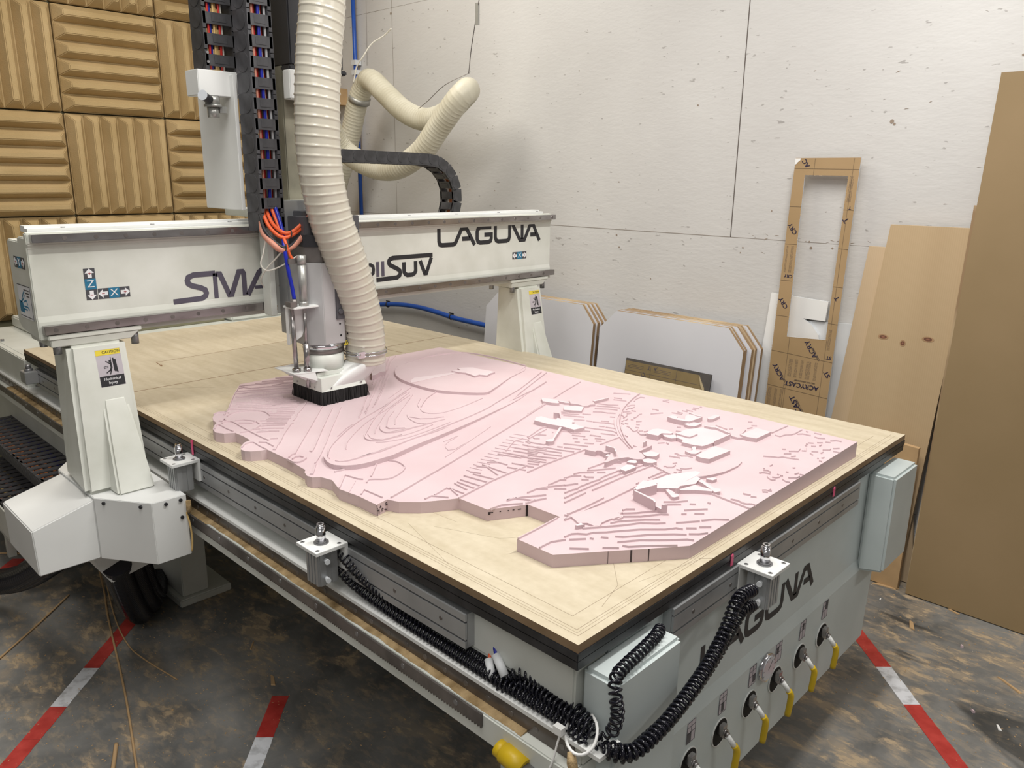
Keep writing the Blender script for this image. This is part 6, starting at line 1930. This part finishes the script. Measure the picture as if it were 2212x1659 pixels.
KN = [flat('knot_ring', (.42, .26, .14), .6), flat('knot_dark', (.16, .07, .04), .6), flat('knot_core', (.30, .13, .08), .6)]
for kk in ((.355, .988, .014, .007), (.280, .974, .0075, .0085), (.193, 1.002, .015, .007)):
    on_sheet(pb, 'knot', knot_at(*kk), 2.268, .040, KN)
leaning('pine_board', [(.11, .004), (.57, .004), (.463, 1.331), (.30, 1.331)], 2.300, .027, .018, (M.pine2, M.pine2), 'paler wooden board half hidden behind the knotted pine board', 'board')
leaning('wood_plank', [(.142, .004), (.34, .004), (.36, .612), (.142, .598)], 2.216, .0, .022, (M.wood_c, M.wood_c), 'short tan plank standing behind the right corner of the bed', 'board')

# acrylic offcut frame with printed masking paper
OUT_ = [(.795, 1.667), (.531, 1.667), (.530, .004), (.800, .004)]
HOLE_ = [(.748, 1.600), (.571, 1.598), (.571, .944), (.737, .934)]
ac = leaning('acrylic_frame', OUT_, 2.240, .050, .006, (M.kraft, M.glass), 'brown paper masked acrylic offcut with a long rectangular cutout', 'acrylic sheet', holes=HOLE_)


def acr_print(mb, F):
    def ln(a, b, c, d, w=.0009):
        add_stroke(mb, [(-a, b), (-c, d)], w, F, z0=.0, z1=.0006)
    for z in (1.628, 1.475, 1.322, 1.170, 1.020):
        if z > 1.6:
            ln(.795, z, .531, z - .004)
        else:
            ln(.795, z, .745, z)
            ln(.571, z - .005, .531, z - .006)
    for z in (.868, .716):
        ln(.798, z, .531, z - .012)
    for z in (.565, .41, .26, .1):
        ln(.798, z, .531, z)
    for y, z0, z1 in ((.712, 1.6, 1.667), (.556, 1.0, 1.667), (.724, .566, .934), (.566, .004, .944), (.716, .56, .72)):
        ln(y, z0, y, z1)
    mb.mi = 1
    # large diagonal and upright words
    def word(t, y, z, size, rot, sx=1.05):
        G = F @ Matrix.Translation((-y, z, .0004)) @ Matrix.Rotation(rot, 4, 'Z')
        add_text(mb, t, size, G, sx)
        add_text(mb, t, size, G @ Matrix.Translation((.0008, .0005, 0)), sx)
    pi = math.pi
    word('ACRYCAST', .646, .738, .028, pi)
    word('ACRY', .625, .898, .030, pi - .95)
    word('ACRY', .752, .778, .030, pi - .95)
    word('CAST', .660, .652, .032, pi + 2.15 + math.pi)
    word('CRY', .770, 1.385, .026, pi - .9)
    word('CRY', .764, 1.190, .018, pi)
    word('CRY', .770, 1.075, .026, pi - .9)
    word('AC', .748, 1.648, .026, pi - .9)
    word('T', .555, 1.43, .030, pi - .9)
    word('ST', .548, .875, .020, pi)
    word('ST', .545, .805, .026, pi - .9)
    word('T', .548, 1.120, .026, pi - .9)
    word('T', .547, 1.478, .018, pi)
    mb.mi = 2
    word('CELL CAST', .603, .880, .012, pi - .95)
    word('CELL CAST', .732, .760, .012, pi - .95)
    word('CELL CAST ACRYLIC SHEET', .635, .757, .007, pi)
    word('ACRYLIC SHEET', .636, .640, .012, pi - .95)
    # columns of small print: thin broken lines
    random.seed(12)

    def fine(y0, z0, z1, n, dz=0):
        for k in range(n):
            yy = y0 - k * .0042
            z = z0
            while z < z1:
                l_ = random.uniform(.006, .02)
                add_stroke(mb, [(-yy, z), (-yy, min(z1, z + l_))], .0012, F, z0=0, z1=.0005)
                z += l_ + random.uniform(.002, .004)
    for y0, n in ((.712, 4), (.684, 3), (.660, 3), (.636, 5), (.600, 3)):
        fine(y0, .768, .845, n)
    fine(.562, 1.50, 1.60, 4)
    fine(.560, .905, .990, 3)
    fine(.785, 1.205, 1.315, 2)
    fine(.765, 1.205, 1.315, 3)
    for y0, n in ((.79, 4), (.760, 3), (.735, 2)):
        fine(y0, .60, .705, n)


on_sheet(ac, 'printing', acr_print, 2.240, .050, [flat('print_line', (.15, .11, .07), .6), flat('print_navy', (.03, .025, .07), .6), flat('print_fine', (.18, .13, .09), .6)])


def torn(mb, F):
    add_poly2(mb, [(-.7955, 1.6675), (-.772, 1.6675), (-.774, 1.660), (-.784, 1.652), (-.789, 1.645), (-.7955, 1.642)], F, 0, .0008)


on_sheet(ac, 'bare_corner', torn, 2.240, .050, [M.foamcore])
# ragged paper fringe at the cut edges
def fringe(mb, F):
    random.seed(21)
    segs = [((.748, 1.600), (.737, .934)), ((.571, 1.598), (.571, .944)), ((.748, 1.600), (.571, 1.598)), ((.737, .934), (.571, .944)), ((.797, 1.62), (.800, .5))]
    for (a, b) in segs:
        a, b = Vector((-a[0], a[1])), Vector((-b[0], b[1]))
        n = int((b - a).length / .009)
        for k in range(n):
            p = a.lerp(b, (k + random.random() * .6) / n)
            d = (b - a).normalized() * random.uniform(.002, .006)
            q = Vector((-d.y, d.x)).normalized() * random.uniform(-.0026, .0026)
            add_poly2(mb, [tuple(p), tuple(p + d * .5 + q), tuple(p + d)], F, 0, .0008)


on_sheet(ac, 'paper_fringe', fringe, 2.240, .050, [flat('paper_torn', (.62, .47, .30), .8)])

# white foam boards behind the acrylic
leaning('foam_board', [(.852, 1.104), (.599, 1.093), (.604, 1.011), (.698, 1.011), (.66, .99), (.625, .95), (.612, .90), (.60, .004), (.885, .004), (.872, .80)], 2.322, .018, .012, (M.foamcore, M.foamcore2), 'bright white foam board behind the acrylic frame, seen through its cutout', 'foam board')
leaning('foam_board', [(.700, 1.000), (.462, 1.015), (.475, .004), (.880, .004), (.892, .84), (.884, .875), (.86, .72), (.83, .64), (.64, .60), (.62, .93), (.66, .98)], 2.344, .008, .008, (M.foamcore2, M.foamcore2), 'bluish white board standing behind and right of the acrylic frame', 'foam board')

# octagonal laminated boards in two stacks
def octa(y0, y1, h, c):
    return [(y0, h - c), (y0 - c * 1.0, h), (y1 + c * .9, h), (y1, h - c), (y1, .004), (y0, .004)]


names = ('frontmost', 'second', 'third', 'fourth', 'rearmost')
for k in range(5):
    dy = (0, .004, -.012, -.016, -.030)[k]
    leaning('octagon_board', octa(1.646 + dy * .3, .870 + dy, .955 + (0, .002, .001, .002, .0)[k], .092), 2.095 + k * .026, .085, .019 if k % 2 == 0 else .016, (M.laminate if k != 3 else M.pine2, M.plyedge), 'white faced clipped corner plywood board, %s of the right stack by the wall' % names[k], 'board', 'clipped corner boards stacked against the wall')
for k in range(4):
    leaning('octagon_board', octa(2.46, 1.690 - .006 * k, .958 + (0, .003, .001, .0)[k], .088), 2.095 + k * .026, .085, .019, (M.laminate, M.plyedge), 'white faced clipped corner plywood board, %s of the left stack behind the gantry leg' % ('frontmost', 'second', 'third', 'rearmost')[k], 'board', 'clipped corner boards stacked against the wall')
bk = leaning('masked_sheet', [(1.442, .004), (1.0, .004), (.984, .747), (1.445, .747)], 2.010, .150, .006, (M.dsteel, M.ink), 'dark acrylic offcut with peeling brown paper before the right board stack', 'acrylic sheet')


def bprint(mb, F):
    add_poly2(mb, [(-1.442, .3), (-1.01, .3), (-1.012, .69), (-1.045, .744), (-1.442, .7445)], F, 0, .0005)
    mb.mi = 1
    for y in (1.30, 1.16):
        add_stroke(mb, [(-y, .3), (-y, .744)], .001, F, z0=.0004, z1=.0009)
    add_stroke(mb, [(-1.442, .70), (-1.02, .70)], .001, F, z0=.0004, z1=.0009)
    pi = math.pi
    for t, y, z, r_ in (('AC', 1.33, .685, pi - .9), ('T', 1.27, .735, pi - .9), ('AC', 1.18, .66, pi - .9), ('AC', 1.05, .66, pi - .9), ('T', 1.31, .73, pi)):
        add_text(mb, t, .028, F @ Matrix.Translation((-y, z, .0008)) @ Matrix.Rotation(r_, 4, 'Z'))
    random.seed(9)
    for zz in (.715, .722, .729, .67, .677, .684):
        for yy in (1.43, 1.28):
            add_stroke(mb, [(-yy, zz), (-yy + .09, zz)], .0011, F, z0=.0004, z1=.0009)
    mb.mi = 2
    add_poly2(mb, [(-1.045, .744), (-1.012, .69), (-1.005, .66), (-1.03, .70)], F, .0004, .004)


on_sheet(bk, 'peeling_paper', bprint, 2.010, .150, [flat('old_kraft', (.26, .19, .09), .6), M.inkp, flat('curled_paper', (.50, .40, .24), .7)])

# ================================================================ things on the floor


def strip(pts_col, w, name, lab):
    """pts along the centre with the colour of each following run"""
    mb = MB()
    random.seed(len(lab))
    for (a, b, ci) in pts_col:
        mb.mi = ci
        a, b = Vector(a), Vector(b)
        d = (b - a).normalized()
        nn = Vector((-d.y, d.x))
        n = max(1, int((b - a).length / .02))
        for k in range(n):
            p, q = a.lerp(b, k / n), a.lerp(b, (k + 1) / n)
            e = random.uniform(-.001, .001)
            mb.hexa([(*(p + nn * (w / 2 + e)), .0002), (*(p - nn * w / 2), .0002), (*(q - nn * w / 2), .0002), (*(q + nn * (w / 2 + e)), .0002)],
                    [(*(p + nn * (w / 2 + e)), .0012), (*(p - nn * w / 2), .0012), (*(q - nn * w / 2), .0012), (*(q + nn * (w / 2 + e)), .0012)])
    o = mb.build(name, [M.tape_r, M.tape_w])
    tag(o, lab, 'floor tape', 'red and white floor tape around the machine')


strip([((.16, 2.22), (.024, 2.092), 1), ((.024, 2.092), (-.225, 1.848), 0), ((-.225, 1.848), (-.362, 1.712), 1), ((-.362, 1.712), (-.462, 1.612), 0), ((-.463, 1.611), (-.72, 1.36), 0)], .051, 'floor_tape', 'red and white tape running from under the conduits to the lower left')
strip([((.141, 1.283), (.012, 1.148), 0), ((.012, 1.148), (-.12, 1.01), 1), ((-.12, 1.01), (-.3, .83), 0)], .051, 'floor_tape', 'torn short piece of red and white tape near the bottom centre of the floor')
strip([((-.175, 2.86), (-.45, 2.585), 0)], .055, 'floor_tape', 'red tape on the floor at the left behind the motor cover')
strip([((1.82, .165), (1.648, -.006), 0), ((1.648, -.006), (1.508, -.140), 1), ((1.508, -.140), (1.20, -.44), 0)], .052, 'floor_tape', 'red and white tape slanting away right of the front cabinet')


def stick(pts, r, lab, name='wood_strip', mat=None, cat='wood strip', flat_=.5):
    mb = MB()
    mb.sweep(spline(pts, 8), r, 6)
    o = mb.build(name, mat or M.wood_c)
    tag(o, lab, cat, 'wood strips and splinters on the floor')


stick([(-.55, 1.99, .004), (-.42, 2.115, .004), (-.27, 2.25, .005), (-.125, 2.39, .006)], .0035, 'straight thin wood strip on the floor at the left edge')
stick([(.0, 2.42, .05), (-.027, 2.30, .012), (-.08, 2.107, .004), (-.197, 1.632, .004), (-.294, 1.286, .004), (-.36, 1.05, .004)], .0036, 'long thin wood strip curving down to the bottom edge of the photo')
stick([(.01, 2.40, .03), (-.06, 2.10, .005), (-.09, 1.90, .004), (-.085, 1.776, .004), (-.053, 1.586, .004)], .0026, 'shorter bowed wood strip branching off to the right of the long one')
stick([(-.30, 1.417, .004), (-.339, 1.33, .004), (-.40, 1.2, .004)], .006, 'pale splintered strip beside the long one at the bottom edge')
stick([(-.30, 3.0, .004), (-.219, 2.964, .004), (-.158, 2.90, .004)], .004, 'small wood strip at the left edge behind the motor cover')
random.seed(17)


def scrap(x, y, l_, w, rz, lab, mat=None, h=.004, cat='wood offcut', name='wood_splinter'):
    mb = MB()
    R = Matrix.Translation((x, y, 0)) @ Matrix.Rotation(rz, 4, 'Z')
    e = [random.uniform(.6, 1) for _ in range(4)]
    b = [R @ Vector(p) for p in ((-l_ / 2, -w / 2 * e[0], .0005), (l_ / 2 * e[1], -w / 2 * .6, .0005), (l_ / 2, w / 2 * e[2], .0005), (-l_ / 2 * e[3], w / 2, .0005))]
    t = [R @ Vector(p) for p in ((-l_ / 2 * .95, -w / 2 * e[0] * .8, h), (l_ / 2 * e[1] * .9, -w / 2 * .5, h * .8), (l_ / 2 * .95, w / 2 * e[2] * .8, h), (-l_ / 2 * e[3] * .9, w / 2 * .9, h * 1.2))]
    mb.hexa(b, t)
    o = mb.build(name, mat or M.wood_c)
    tag(o, lab, cat, 'wood offcuts and crumbs on the floor')


scrap(2.199, -.07, .045, .010, 1.2, 'thin dark edged splinter at the foot of the large brown sheet')
scrap(1.984, .011, .065, .018, .35, 'pale forked wood offcut on the floor right of the bed')
scrap(2.215, .185, .10, .02, 1.75, 'orange splinters on the floor before the tan plank')
scrap(1.84, -.333, .09, .012, 1.0, 'long thin splinter at the right edge of the floor')
scrap(.211, 1.594, .05, .006, .9, 'small upright splinter on the floor under the bed side beam')
scrap(.164, 1.37, .06, .014, 1.1, 'small tan offcut just above the torn tape piece')
scrap(1.966, -.16, .014, .010, .3, 'upper pink foam crumb on the floor at the right', M.pinkfoam, .008, 'foam crumb', 'foam_crumb')
scrap(1.607, -.286, .013, .009, .8, 'lower pink foam crumb on the floor beside the tape', M.pinkfoam, .008, 'foam crumb', 'foam_crumb')
scrap(2.094, .162, .012, .006, .1, 'tiny white chip on the floor near the planks', M.foamcore, .003, 'foam crumb', 'foam_crumb')
scrap(1.581, -.363, .03, .010, .5, 'flat white flake on the floor at the lower right', M.foamcore, .003, 'foam crumb', 'foam_crumb')
# sawdust grains scattered on the floor
mb = MB()
random.seed(31)
for k in range(1500):
    if k % 3:
        x, y = random.uniform(-.7, .35), random.uniform(.9, 2.4)
    else:
        x, y = random.uniform(1.3, 2.2), random.uniform(-.6, .4)
    s_ = random.choice((.0012, .0016, .002, .003))
    a = random.random() * 3
    d, q = Vector((math.cos(a), math.sin(a))) * s_ * 1.6, Vector((-math.sin(a), math.cos(a))) * s_ * .6
    p = Vector((x, y))
    mb.hexa([(*(p + d), .0003), (*(p + q), .0003), (*(p - d), .0003), (*(p - q), .0003)], [(*(p + d * .6), .0016), (*(p + q * .6), .0016), (*(p - d * .6), .0016), (*(p - q * .6), .0016)])
o = mb.build('sawdust', M.wood_c, kind='stuff')
o['label'] = 'pale sawdust grains and chips scattered over the dark floor'
o['category'] = 'sawdust'

for o in bpy.data.objects:
    if '_org' in o:
        del o['_org']
